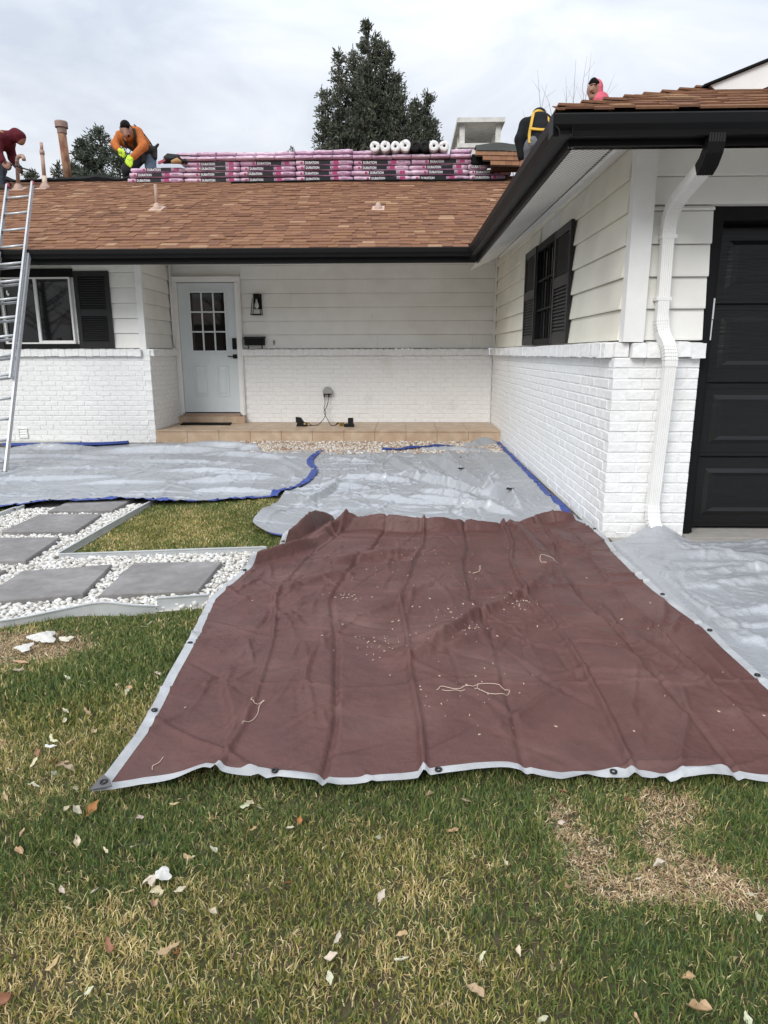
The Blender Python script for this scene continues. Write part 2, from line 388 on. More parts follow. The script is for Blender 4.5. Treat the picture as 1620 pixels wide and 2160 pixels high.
# the raised corner bricks between the sills
MB().box(XG+.001, 1.512, YF+.001, YF+.2, ZB+.004, 1.352).build('corner_brick', 'brick', house)
MB().box(XL-.105, XL-.003, YL+.003, YL+.2, ZB+.004, 1.345).build('corner_brick', 'brick', house)

# lap siding: each plank an object
def siding(label, axis, plane, outw, s0, s1, z0, z1, m, openings=(), joints=(), back=.12, exposure=.2025):
    """axis 'x' or 'y' is the direction the planks run; outw is the sign of the outward normal on the other axis"""
    b = MB()
    p0, p1 = (plane+(.012 if outw < 0 else -.012)), plane-outw*back
    lo, hi = min(p0, p1), max(p0, p1)
    def rect(a0, a1, c0, c1):
        if axis == 'x': b.box(a0, a1, lo, hi, c0, c1)
        else: b.box(lo, hi, a0, a1, c0, c1)
    rect(s0, s1, z0, z1)
    w = b.build('siding_wall', 'siding', house, label=label)
    z = z0; row = 0
    while z < z1-.02:
        zt = min(z+exposure, z1); segs = [(s0, s1)]
        for (a, c, e, g) in openings:
            if e < zt-.01 and g > z+.01:
                ns = []
                for (p, q) in segs:
                    if a > p: ns.append((p, min(a, q)))
                    if c < q: ns.append((max(c, p), q))
                segs = [t for t in ns if t[1]-t[0] > .02]
        cut = joints[row % len(joints)] if joints else []
        for (p, q) in segs:
            pts = [p]+[c for c in cut if p+.1 < c < q-.1]+[q]
            for u, v in zip(pts[:-1], pts[1:]):
                k = MB(); g = .0012; j = rnd.uniform(-.001, .001)
                o0, o1 = outw*(.030+j), outw*(.008+j)
                prof = [(-outw*.0, z+.0034), (o0, z+.0034), (o0+outw*.001, z+.016), (o1, zt-.001), (-outw*.0, zt-.001)]
                if axis == 'x': k.prism([(u+g, plane+d-outw*.008, h) for d, h in prof], (0, 0, 0), (v-u-2*g, 0, 0))
                else: k.prism([(plane+d-outw*.008, u+g, h) for d, h in prof], (0, 0, 0), (0, v-u-2*g, 0))
                k.build('siding_plank', m, w)
        z = zt; row += 1
    return w
ZS = 1.367
siding('lap siding over the porch wall', 'x', 11.27, -1, -3.73, 1.47, ZS, 2.79, 'siding', openings=[(-3.672, -2.592, 0, 2.47)], joints=[[-.42, 1.1], [-.55, 1.05], [-1.3, -.5], [-1.8, 1.2], [-.66], [-2.0, .3]], exposure=.212)
siding('cream lap siding on the garage side wall', 'y', 1.468, -1, 4.80, 11.27, ZS, 2.77, 'siding_cream', openings=[(6.83, 7.83, 1.3, 2.43)], joints=[[9.7], [6.0, 9.2], [10.2], [9.0]])
siding('lap siding beside the garage door', 'x', 4.77, -1, 1.592, 1.995, ZS, 2.21, 'siding')
siding('boards over the garage door', 'x', 4.772, -1, 1.592, 7.0, 2.212, 2.62, 'siding', joints=[[], [3.2]], exposure=.17)
siding('lap siding beside the bedroom window', 'x', 10.06, -1, -9, -3.815, ZS, 2.6, 'siding', openings=[(-5.80, -4.72, 1.3, 2.47)], exposure=.209)
siding('lap siding of the porch return', 'y', -3.735, 1, 10.10, 11.27, ZS, 2.79, 'siding', exposure=.209)
t = MB(); t.box(1.458, 1.5925, 4.705, 4.798, 1.358, 2.62); t.build('corner_post', 'trim', house, label='white corner board at the garage corner')
t = MB(); t.box(-3.815, -3.722, 10.018, 10.10, 1.346, 2.62); t.build('corner_post', 'trim', house, label='white corner board by the porch')
t = MB(); t.box(1.425, 1.452, 11.20, 11.252, 1.37, 2.78); t.build('corner_bead', 'trim', house)
t = MB(); t.tube([(-3.69, 11.17, 1.37), (-3.69, 11.17, 2.74)], .022, 8); t.build('conduit_pipe', 'trim', house, smooth=True)

# front door, frame and step
MB().box(-3.70, -2.60, 11.235, 11.33, .34, 2.42).build('door_backing', 'trim', house)
fr = MB()
fr.box(-3.672, -3.592, 11.165, 11.26, .30, 2.385); fr.box(-2.672, -2.592, 11.165, 11.26, .30, 2.385); fr.box(-3.672, -2.592, 11.16, 11.26, 2.387, 2.468)
fr.box(-3.655, -3.645, 11.155, 11.163, .30, 2.45); fr.box(-2.618, -2.608, 11.155, 11.163, .30, 2.45)
fr.build('door_frame', 'trim', house)
dy = 11.195
dr = MB()
gx0, gx1, gz0, gz1 = -3.405, -2.840, 1.325, 2.240
dr.box(-3.588, gx0, dy, dy+.04, .352, 2.376); dr.box(gx1, -2.676, dy, dy+.04, .352, 2.376)
dr.box(gx0, gx1, dy, dy+.04, .352, gz0); dr.box(gx0, gx1, dy, dy+.04, gz1, 2.376)
door = dr.build('front_door', 'door', house, label='pale front door with nine panes')
fm = MB()
for a, b, c, d in ((gx0-.022, gx0+.012, gz0-.022, gz1+.022), (gx1-.012, gx1+.022, gz0-.022, gz1+.022)): fm.box(a, b, dy-.014, dy-.001, c, d)
for c, d in ((gz0-.022, gz0+.012), (gz1-.012, gz1+.022)): fm.box(gx0+.0125, gx1-.0125, dy-.014, dy-.001, c, d)
pw, ph = (gx1-gx0)/3, (gz1-gz0)/3
for i in (1, 2): fm.box(gx0+pw*i-.011, gx0+pw*i+.011, dy-.010, dy+.012, gz0+.012, gz1-.012)
for i in (1, 2): fm.box(gx0+.013, gx1-.013, dy-.0085, dy+.011, gz0+ph*i-.011, gz0+ph*i+.011)
fm.build('glazing_frame', 'door', door)
for i in range(3):
    for j in range(3):
        MB().box(gx0+pw*i+.004, gx0+pw*(i+1)-.004, dy+.016, dy+.022, gz0+ph*j+.004, gz0+ph*(j+1)-.004).build('pane', 'glass', door)
for x0, x1 in ((-3.415, -3.20), (-3.03, -2.838)):
    p = MB(); z0, z1 = .612, 1.11
    for a, b, c, d in ((x0, x0+.018, z0, z1), (x1-.018, x1, z0, z1)): p.box(a, b, dy-.011, dy-.0005, c, d)
    for c, d in ((z0, z0+.018), (z1-.018, z1)): p.box(x0+.0185, x1-.0185, dy-.011, dy-.0005, c, d)
    p.quadf([(x0+.03, dy-.0006, z0+.03), (x1-.03, dy-.0006, z0+.03), (x1-.03, dy-.0006, z1-.03), (x0+.03, dy-.0006, z1-.03), (x0+.06, dy-.010, z0+.06), (x1-.06, dy-.010, z0+.06), (x1-.06, dy-.010, z1-.06), (x0+.06, dy-.010, z1-.06)], [(4, 5, 6, 7)]+[(k, (k+1) % 4, 4+(k+1) % 4, 4+k) for k in range(4)])
    p.build('raised_panel', 'door', door)
k = MB(); k.box(-2.752, -2.688, dy-.026, dy-.001, 1.355, 1.53); k.box(-2.742, -2.698, dy-.031, dy-.026, 1.44, 1.515); k.tube([(-2.72, dy-.03, 1.385), (-2.72, dy-.04, 1.385)], .012, 10)
k.build('keypad_lock', 'black_matt', door)
k = MB(); k.box(-2.752, -2.688, dy-.02, dy-.001, 1.212, 1.278); k.box(-2.83, -2.70, dy-.055, dy-.04, 1.238, 1.254); k.tube([(-2.72, dy-.05, 1.246), (-2.72, dy-.01, 1.246)], .014, 10)
k.build('handle', 'black_matt', door)
MB().box(-3.588, -2.676, 11.17, 11.21, .338, .3515).build('door_sweep', 'rubber', door)
MB().box(-3.60, -2.66, 11.10, 11.30, .29, .337).build('threshold', 'step', house)
for x0, x1 in ((-3.672, -3.14), (-3.136, -2.59)): MB().box(x0, x1, 11.085, 11.25, .184, .289).build('step_tile', 'tile', house)

# porch with its tiles
porch = MB().box(XL+.002, XG-.002, YL+.012, YB+.1, -.1, .172).build('porch', 'grout', house)
xs = [XL, -3.206, -2.734, -2.266, -1.802, -1.339, -.877, -.422, .038, .496, .955, XG]
for a, b in zip(xs[:-1], xs[1:]):
    MB().box(a+.003, b-.003, YL, YL+.012, -.02, .166).build('tile', 'tile', porch)
    MB().box(a+.003, b-.003, YL-.012, YL+.44, .1665, .183).build('tile', 'tile', porch)
    MB().box(a+.003, b-.003, YL+.446, YB-.001, .1665, .183).build('tile', 'tile', porch)

# windows and shutters
def shutter(label, axis, pl, outw, s0, s1, z0, z1, mid, slats=(13, 15)):
    """louvred shutter on a wall plane"""
    a = pl+outw*.004; b = pl+outw*.034
    def bx(mb, u0, u1, d0, d1, c0, c1):
        lo, hi = min(d0, d1), max(d0, d1)
        mb.box(u0, u1, lo, hi, c0, c1) if axis == 'x' else mb.box(lo, hi, u0, u1, c0, c1)
    f = MB(); st = .062
    bx(f, s0, s0+st, a, b, z0, z1); bx(f, s1-st, s1, a, b, z0, z1)
    for c0, c1 in ((z0, z0+.09), (mid-.045, mid+.045), (z1-.075, z1)): bx(f, s0+st, s1-st, a, b-outw*.002, c0, c1)
    bx(f, s0+st, s1-st, a, a+outw*.004, z0+.08, z1-.07)
    sh = f.build('shutter', 'shutter', house, label=label)
    for (c0, c1, n) in ((z0+.09, mid-.045, slats[0]), (mid+.045, z1-.075, slats[1])):
        h = (c1-c0)/n
        for i in range(n):
            c = c0+h*i; q = [(a+outw*.005, c+h*.95), (a+outw*.009, c+h*1.05), (b-outw*.004, c+h*.30), (b-outw*.006, c+h*.10)]
            if axis == 'x': MB().prism([(s0+st+.001, y, z) for y, z in q], (0, 0, 0), (s1-s0-2*st-.002, 0, 0)).build('slat', 'shutter', sh)
            else: MB().prism([(x, s0+st+.001, z) for x, z in q], (0, 0, 0), (0, s1-s0-2*st-.002, 0)).build('slat', 'shutter', sh)
shutter('louvred shutter nearest the garage corner', 'y', 1.452, -1, 6.22, 6.865, 1.372, 2.395, 1.92)
shutter('louvred shutter on the porch side of the garage window', 'y', 1.452, -1, 7.80, 8.47, 1.376, 2.41, 1.92)
shutter('louvred shutter beside the bedroom window', 'x', 10.043, -1, -4.69, -4.185, 1.366, 2.432, 1.86, (14, 14))
shutter('louvred shutter behind the ladder', 'x', 10.043, -1, -6.28, -5.80, 1.366, 2.432, 1.86, (14, 14))
# garage side window, black frame with muntins
wf = MB(); x0, x1 = 1.428, 1.50
wy0, wy1, wz0, wz1 = 6.868, 7.797, 1.372, 2.405
for a, b, c, d in ((wy0, wy0+.06, wz0, wz1), (wy1-.06, wy1, wz0, wz1), (wy0+.06, wy1-.06, wz0, wz0+.06), (wy0+.06, wy1-.06, wz1-.07, wz1)): wf.box(x0, x1, a, b, c, d)
win = wf.build('window', 'black_matt', house, label='black framed window in the garage side wall')
gw = MB()
for i in (1, 2): gw.box(1.445, 1.468, wy0+.06+.27*i-.009, wy0+.06+.27*i+.009, wz0+.06, wz1-.07)
for i in (1, 2): gw.box(1.443, 1.466, wy0+.06, wy1-.06, wz0+.06+.3*i-.009, wz0+.06+.3*i+.009)
gw.build('muntin', 'black_matt', win)
for i in range(3):
    for j in range(3): MB().box(1.472, 1.478, wy0+.062+.27*i, wy0+.058+.27*(i+1), wz0+.062+.301*j, wz0+.058+.301*(j+1)).build('pane', 'glass', win)
# bedroom slider, white frame inside black trim
bt = MB(); bt.box(-5.80, -4.70, 10.02, 10.06, 2.352, 2.468); bt.box(-5.80, -4.70, 10.02, 10.06, 1.362, 1.43)
bt.build('window_trim', 'black_matt', house)
wf = MB(); y0, y1 = 10.012, 10.075
for a, b, c, d in ((-5.765, -5.738, 1.432, 2.35), (-4.772, -4.748, 1.432, 2.35), (-5.738, -4.772, 1.432, 1.452), (-5.738, -4.772, 2.328, 2.35)): wf.box(a, b, y0, y1, c, d)
wf.box(-5.285, -5.245, y0+.012, y1, 1.452, 2.328); wf.box(-5.245, -4.772, y0+.018, y1, 1.452, 1.478)
bw = wf.build('window', 'trim', house, label='white framed sliding window with black glass')
MB().box(-5.738, -5.285, 10.05, 10.056, 1.452, 2.328).build('pane', 'glass', bw)
MB().box(-5.245, -4.772, 10.055, 10.061, 1.478, 2.328).build('pane', 'glass', bw)
MB().box(-5.02, -4.98, 10.02, 10.032, 1.49, 1.515).build('latch', 'black_matt', bw)
# crawl space vent
cv = MB(); x0, x1, z0, z1 = -5.742, -5.60, .068, .213
for a, b, c, d in ((x0, x0+.016, z0, z1), (x1-.016, x1, z0, z1), (x0+.016, x1-.016, z0, z0+.016), (x0+.016, x1-.016, z1-.016, z1)): cv.box(a, b, 9.982, 10.01, c, d)
for i in range(3): cv.prism([(x0+.016, 9.985, z0+.02+.037*i), (x0+.016, 9.998, z0+.05+.037*i), (x0+.016, 10.001, z0+.05+.037*i), (x0+.016, 9.988, z0+.02+.037*i)], (0, 0, 0), (x1-x0-.032, 0, 0))
cv.build('crawl_vent', 'trim', house)
MB().box(-6.2, -4.78, 9.90, 9.96, .0, .035).build('base_board', 'dirtwood', house)

# garage door
jb = MB(); jb.box(2.0005, 2.085, 4.815, 4.93, .02, 2.205); jb.box(2.0005, 7.0, 4.805, 4.93, 2.125, 2.2095); jb.box(2.0005, 2.06, 4.79, 4.815, .02, 2.205)
jb.build('garage_door_frame', 'black_matt', house)
MB().box(2.0, 7.1, 4.99, 5.1, .02, 2.21).build('garage_backing', 'black_matt', house)
gd = MB().box(2.086, 6.9, 4.975, 4.988, .03, 2.11).build('garage_door', 'garage', house, label='black sectional garage door with raised panels')
zs = [.03, .555, 1.08, 1.61, 2.108]
for a, b in zip(zs[:-1], zs[1:]):
    s = MB(); y = 4.945
    s.box(2.086, 6.9, y, 4.974, a+.006, b-.006); s.box(2.086, 6.9, y-.006, y-.0005, a+.008, a+.03); s.box(2.086, 6.9, y-.004, y-.0005, b-.04, b-.02)
    x = 2.19
    while x < 6.4:
        w = 1.05; z0, z1 = a+.095, b-.085
        # recess ring and raised field: four sloped sides each
        o = [(x, z0), (x+w, z0), (x+w, z1), (x, z1)]; i1 = [(x+.03, z0+.03), (x+w-.03, z0+.03), (x+w-.03, z1-.03), (x+.03, z1-.03)]
        i2 = [(x+.075, z0+.055), (x+w-.075, z0+.055), (x+w-.075, z1-.055), (x+.075, z1-.055)]
        vs = [(p, y-.0008, q) for p, q in o]+[(p, y-.014, q) for p, q in i1]+[(p, y-.005, q) for p, q in i2]
        fs = [(k, (k+1) % 4, 4+(k+1) % 4, 4+k) for k in range(4)]+[(4+k, 4+(k+1) % 4, 8+(k+1) % 4, 8+k) for k in range(4)]+[(8, 9, 10, 11)]
        s.quadf(vs, fs); x += w+.12
    s.build('door_section', 'garage', gd)
ws = MB(); ws.box(2.062, 2.072, 4.79, 4.814, 1.505, 1.64); ws.box(2.062, 2.070, 4.79, 4.814, 1.37, 1.50)
ws.build('weather_strip', 'metal', gd)

# roof
SL = 5/12
main_y = lambda d: 8.97+d
zr = lambda y: 2.57+SL*(y-8.97)
RY = 13.3; RZ = zr(RY)
rf = MB()
rf.slab([(-9.6, 9.078, 2.60), (.93, 9.078, 2.60), (.81+RY-8.97, RY, RZ-.015), (-9.6, RY, RZ-.015)], .09)
rf.slab([(-9.6, RY+.001, RZ-.015), (9, RY+.001, RZ-.015), (9, 17.6, RZ-.015-SL*4.3), (-9.6, 17.6, RZ-.015-SL*4.3)], .09)
roof = rf.build('roof', 'deck', house, label='brown shingled roof over the porch')
SG = .378; Z0 = 2.555; HD = 1.12*SL/SG          # side slope, eave height, where the hip meets the gable in x
RG = Z0+SG*3.49
g = MB(); GY = 5.17; gzr = lambda t: Z0+SL*t; HX = .81+HD; HZ = gzr(1.12)
g.slab([(.935, 4.18, Z0+.03), (.935, 8.97, Z0+.03), (4.3, 12.46, RG-.02), (4.3, GY, RG-.02), (HX, GY, HZ-.02)], .07)
g.slab([(.94, 4.18, Z0+.035), (7.7, 4.18, Z0+.035), (7.8-HD, GY, HZ-.02), (HX, GY, HZ-.02)], .07)
g.slab([(4.301, GY, RG-.02), (4.301, 12.46, RG-.02), (7.7, 12.46, Z0+.03), (7.7, 4.18, Z0+.03), (7.8-HD, GY, HZ-.02)], .07)
groof = g.build('roof', 'deck', house, label='hipped garage roof with shingle caps on its corner')
gb = MB(); gb.prism([(HX, GY, HZ-.03), (7.8-HD, GY, HZ-.03), (4.3, GY, RG-.03)], (0, 0, 0), (0, .1, 0)); gb.build('gable_wall', 'trim', house)
rk = MB(); p0 = (1.98, 4.98, 2.975); p1 = (4.3, 4.98, 2.975+.372*2.32)
rk.prism([p0, p1, (p1[0], p1[1], p1[2]-.15), (p0[0]+.13, p0[1], p0[2]-.10)], (0, 0, 0), (0, .035, 0)); rk.build('rake_board', 'trim', house)
rk = MB(); q = [(1.93, 4.955, 2.962), (4.3, 4.955, 2.962+.372*2.37), (4.3, 4.955, 2.975+.372*2.37), (1.93, 4.955, 2.975)]
rk.prism(q, (0, 0, 0), (0, .30, 0)); rk.build('rake_edge', 'felt', house)

# shingles: laminated tabs laid course by course
TONES = [(.228, .118, .070), (.205, .105, .063), (.250, .134, .082), (.195, .101, .066), (.220, .114, .073), (.258, .142, .084), (.345, .215, .132), (.232, .123, .070), (.175, .090, .058)]
TW = [5, 5, 4, 3, 4, 3, 1.25, 4, 2]
def tab_mesh():
    # unit tab: x 0..1, y 0 (butt) .. .19, lying on the slope
    vs = [(0, 0, 0), (1, 0, 0), (1, .19, -.002), (0, .19, -.002), (0, 0, .012), (1, 0, .012), (1, .19, .002), (0, .19, .002)]
    return vs, [(0, 3, 2, 1), (4, 5, 6, 7), (0, 1, 5, 4), (1, 2, 6, 5), (2, 3, 7, 6), (3, 0, 4, 7)]
TV, TF = tab_mesh(); TME = MB().quadf(TV, TF).mesh('shingle', 'shingle')
nsh = 0; srest = MB()
EXP = .143; TH = math.atan(SL)
def lay(part, y0, z0, x_lo, x_hi, nrow, limit, TH=TH):
    global nsh
    ct, st = math.cos(TH), math.sin(TH)
    for r_ in range(nrow):
        y = y0+EXP*ct*r_; z = z0+EXP*st*r_; x = x_lo(r_)+ -rnd.random()*.2; xe = x_hi(r_)
        while x < xe:
            w = rnd.choice((.09, .11, .13, .15, .16, .18, .2, .23)); a = max(x, x_lo(r_)); b = min(x+w, xe)
            x += w
            if b-a < .03: continue
            c = rnd.choices(TONES, TW)[0]; f = rnd.uniform(.9, 1.1); c = tuple(v*f for v in c); lift = rnd.choice((0, .0, .004, .007))
            if nsh < 300 and limit(r_, (a+b)/2):
                o = link('shingle', TME, part, (a+.001, y-lift*.3, z+lift), (TH, 0, 0), (b-a-.002, 1, 1)); o.color = (*c, 1); nsh += 1
            else:
                vs = [(a+.001+v[0]*(b-a-.002), y-lift*.3+v[1]*ct-v[2]*st, z+lift+v[1]*st+v[2]*ct) for v in TV]
                srest.quadf(vs, TF, 0, c)
lay(groof, 4.055, Z0-.002, lambda r: .82+EXP*.923*r*SL/SG, lambda r: 5.2, 8, lambda r, x: x < 2.75)
lay(roof, 8.965, 2.562, lambda r: -9.5, lambda r: .80+EXP*.923*r, 33, lambda r, x: r < 8 and -5.6 < x < 1.2)
srest.build('shingle', 'shingle_far', house, tint=True, fix=False, kind='stuff')
# hip caps on the garage corner
for i in range(9):
    t0 = .02+i*.142; p = np.array([.80+t0*SL/SG, 4.045+t0, Z0+.004+SL*t0]); d = np.array([SL/SG, 1, SL]); d = d/np.linalg.norm(d)
    s1 = np.array([1, -.0, 0.]); l = .24
    # one flap on the side slope, one on the front slope
    a = p+np.array([0, 0, .024]); b = a+d*l-np.array([0, 0, .020])
    fl = np.array([-.0, .13, 0.]); fr_ = np.array([.13, 0, 0.])
    up = np.array([0, 0, .012])
    m = MB()
    for q in (fl, fr_):
        q = q+np.array([0, 0, -.008]); 
        m.prism([tuple(a), tuple(a+q), tuple(b+q), tuple(b)], (0, 0, 0), tuple(-up))
    o = m.build('ridge_cap', 'shingle', groof); c = rnd.choices(TONES, TW)[0]; o.color = (*c, 1)

# soffits
sf = MB(); n = 90; y0, y1 = 4.16, 9.9
ys = np.linspace(y0, y1, n+1)
for i in range(n):
    a, b = ys[i], ys[i+1]; c = a+(b-a)*.16
    zi = lambda y: 2.575+.105*(y-4.1)/6.9
    for p, q, dz in ((a, c, .006), (c, b, 0)):
        sf.quadf([(.905, p, 2.392+dz), (1.285, p, 2.392+(zi(p)-2.392)*.66+dz), (1.285, q, 2.392+(zi(q)-2.392)*.66+dz), (.905, q, 2.392+dz)], [(0, 1, 2, 3)])
soff = sf.build('soffit', 'soffit', house, label='ribbed white soffit over the garage side wall')
bt = MB()
bt.quadf([(1.285, 4.16, 2.515), (1.475, 4.16, 2.578), (1.475, 11.25, 2.685), (1.285, 9.9, 2.588)], [(0, 1, 2, 3)])
bt.prism([(1.30, 4.3, 2.512), (1.325, 4.3, 2.512), (1.325, 9.9, 2.588), (1.30, 9.9, 2.588)], (0, 0, 0), (0, 0, .01)); 
bt.build('frieze', 'trim', house)
vt = MB()
for i in range(110):
    y = 4.35+i*.05; z = 2.392+(2.575+.105*(y-4.1)/6.9-2.392)*.66-.0035
    vt.box(1.262, 1.284, y, y+.03, z-.001, z+.0015)
vt.build('soffit_vent', 'black_matt', soff, kind='stuff')
MB().quadf([(.905, 4.19, 2.392), (7.6, 4.19, 2.392), (7.6, 4.80, 2.60), (.905, 4.80, 2.60)], [(0, 1, 2, 3)]).build('soffit', 'soffit', house, label='white soffit over the garage door')
MB().quadf([(-9.5, 9.06, 2.40), (.95, 9.06, 2.40), (1.6, 11.3, 2.80), (-9.5, 11.3, 2.80)], [(0, 1, 2, 3)]).build('soffit', 'soffit', house, label='white porch ceiling')

# fascias and gutters: K profile, black
def gutter(path_pts, inward, label):
    """profile swept along a straight horizontal edge; inward = unit vector towards the house"""
    a, b = np.array(path_pts[0], float), np.array(path_pts[1], float); iv = np.array([*inward, 0.]); up = np.array([0, 0, 1.])
    pr = [(-.105, .098), (-.100, .106), (-.092, .100), (-.092, .055), (-.068, .030), (-.062, .004), (0, .004), (0, .098), (.004, .098), (.004, 0), (-.070, 0), (-.076, .026), (-.100, .052)]
    m = MB(); m.prism([tuple(a+iv*p+up*q) for p, q in pr], tuple(a), tuple(b))
    return m.build('gutter', 'black', house, label=label)
MB().box(-9.5, .895, 9.05, 9.075, 2.395, 2.56).build('fascia', 'black', house)
MB().box(.905, .93, 4.176, 9.05, 2.388, 2.56).build('fascia', 'black', house)
MB().box(.905, 7.7, 4.15, 4.175, 2.400, 2.56).build('fascia', 'black', house)
gutter([(-9.5, 9.045, 2.462), (.815, 9.045, 2.462)], (0, 1), 'long black gutter over the porch')
gutter([(.900, 4.050, 2.430), (.900, 8.955, 2.470)], (1, 0), 'black gutter along the garage side')
gutter([(.80, 4.145, 2.430), (7.7, 4.145, 2.432)], (0, 1), 'black gutter over the garage door')
m = MB(); m.box(.793, .799, 4.04, 4.15, 2.430, 2.537); m.build('gutter_corner', 'black', house)

# downspout with ribbed elbows
def rib(w, d, n=6):
    p = []
    for i in range(n*2+1): p.append((-w/2+w*i/(n*2), -d/2-(.003 if i % 2 else 0)))
    for i in range(n*2+1): p.append((w/2-w*i/(n*2), d/2+(.003 if i % 2 else 0)))
    return p
ds = MB(); ds.sweep(rib(.090, .072), [(1.684, 4.105, 2.44), (1.683, 4.105, 2.40), (1.682, 4.115, 2.36), (1.68, 4.15, 2.315), (1.678, 4.20, 2.285)], (1, 0, 0))
spout = ds.build('downspout', 'black', house, label='ribbed downspout with a black elbow under the gutter')
def elbow(a, b, c, n=7):
    a, b, c = map(np.array, (a, b, c)); return [tuple((1-t)**2*a+2*t*(1-t)*b+t*t*c) for t in np.linspace(0, 1, n)]
path = [(1.679, 4.17, 2.305), (1.684, 4.55, 2.215)]
ds = MB(); ds.sweep(rib(.082, .062), path, (1, 0, 0)); ds.build('pipe', 'trim', spout)
p2 = elbow((1.684, 4.54, 2.217), (1.686, 4.70, 2.18), (1.687, 4.70, 2.02), 12)
ds = MB(); ds.sweep(rib(.082, .062), p2, (1, 0, 0)); e1 = ds.build('elbow', 'trim', spout)
ds = MB()
for i in range(1, 11, 1):
    p = p2[i]; q = p2[i+1]; ds.sweep(rib(.088, .068), [p, tuple(np.array(p)*.7+np.array(q)*.3)], (1, 0, 0))
ds.build('elbow_crimp', 'trim', e1, kind='stuff')
ds = MB(); ds.sweep(rib(.074, .056), [(1.687, 4.70, 2.04), (1.695, 4.70, 1.50)], (1, 0, 0)); ds.build('pipe', 'trim', spout)
p3 = elbow((1.695, 4.70, 1.52), (1.697, 4.70, 1.42), (1.722, 4.655, 1.36), 9)+elbow((1.724, 4.650, 1.355), (1.745, 4.615, 1.30), (1.747, 4.62, 1.20), 9)
ds = MB(); ds.sweep(rib(.082, .062), p3, (1, 0, 0)); e2 = ds.build('elbow', 'trim', spout)
ds = MB()
for i in (1, 2, 3, 4, 11, 12, 13, 14, 15):
    p = p3[i]; q = p3[i+1]; ds.sweep(rib(.088, .068), [p, tuple(np.array(p)*.7+np.array(q)*.3)], (1, 0, 0))
ds.build('elbow_crimp', 'trim', e2, kind='stuff')
ds = MB(); ds.sweep(rib(.074, .056), [(1.747, 4.62, 1.22), (1.744, 4.69, .24)], (1, 0, 0)); ds.build('pipe', 'trim', spout)
p4 = elbow((1.744, 4.69, .25), (1.744, 4.69, .10), (1.775, 4.60, .055), 9)
ds = MB(); ds.sweep(rib(.082, .062), p4, (1, 0, 0)); e3 = ds.build('elbow', 'trim', spout)
ds = MB()
for i in range(1, 6):
    p = p4[i]; q = p4[i+1]; ds.sweep(rib(.088, .068), [p, tuple(np.array(p)*.7+np.array(q)*.3)], (1, 0, 0))
ds.build('elbow_crimp', 'trim', e3, kind='stuff')
for z in (1.62, 2.0): MB().box(1.645, 1.74, 4.668, 4.765, z, z+.022).build('pipe_strap', 'trim', spout)

# vents and pipes that grow out of the roof
def flashing(p, w, parent):
    s = MB(); x, y, z = p
    s.prism([(x-w*1.15, y-.12, z-.12*SL+.012), (x+w*1.15, y-.12, z-.12*SL+.012), (x+w*1.15, y+.14, z+.14*SL+.012), (x-w*1.15, y+.14, z+.14*SL+.012)], (0, 0, 0), (0, 0, .012))
    s.lathe((x, y, z-.03), [(w*.8, 0), (w*.72, .06), (w*.42, .12), (w*.3, .13)], 14)
    s.build('flashing', 'flash', parent, smooth=False)
p = (-6.71, 12.61, 4.07)
b = MB(); b.tube([p, (-6.68, 12.61, 4.50)]+elbow((-6.68, 12.61, 4.50), (-6.68, 12.61, 4.60), (-6.62, 12.60, 4.60), 6)+elbow((-6.60, 12.60, 4.605), (-6.54, 12.58, 4.62), (-6.535, 12.57, 4.53), 6), .033, 12)
v = b.build('vent_pipe', 'pipe_tan', house, smooth=True, label='gooseneck vent pipe'); flashing(p, .11, v)
p = (-6.262, 12.66, 4.09)
b = MB(); b.tube([p, (-6.256, 12.66, 4.30)], .040, 12, 1); b.tube([(-6.256, 12.66, 4.30), (-6.25, 12.66, 4.66)], .032, 12); b.tube([(-6.25, 12.66, 4.64), (-6.25, 12.66, 4.71)], .040, 12); b.tube([(-6.25, 12.66, 4.70), (-6.247, 12.66, 4.83)], .026, 12)
v = b.build('vent_pipe', ['pipe_tan', 'pipe_pale'], house, smooth=True, label='tall thin vent pipe with a pale lower half'); flashing(p, .12, v)
p = (-3.77, 11.05, 3.425)
b = MB(); b.tube([p, (-3.772, 11.05, 3.79)], .024, 10); v = b.build('vent_pipe', 'pipe_tan', house, smooth=True, label='thin vent pipe on the lower roof'); flashing(p, .085, v)
p = (-.39, 10.94, 3.38)
b = MB(); b.lathe((p[0], p[1], p[2]), [(.05, 0), (.05, .055), (.035, .07)], 14); v = b.build('vent_pipe', 'outlet', house, smooth=False, label='short capped vent stub'); flashing(p, .08, v)
b = MB(); b.tube([(-6.215, 13.5, 4.2), (-6.262, 13.5, 5.29)], .073, 20); v = b.build('flue_pipe', 'rust', house, smooth=True, label='rusty round flue pipe with a wide cap')
b = MB(); b.lathe((-6.255, 13.5, 5.23), [(.083, -.02), (.085, .07), (.112, .075), (.112, .16), (.105, .18), (.02, .185)], 22); b.build('flue_cap', 'fluecap', v)
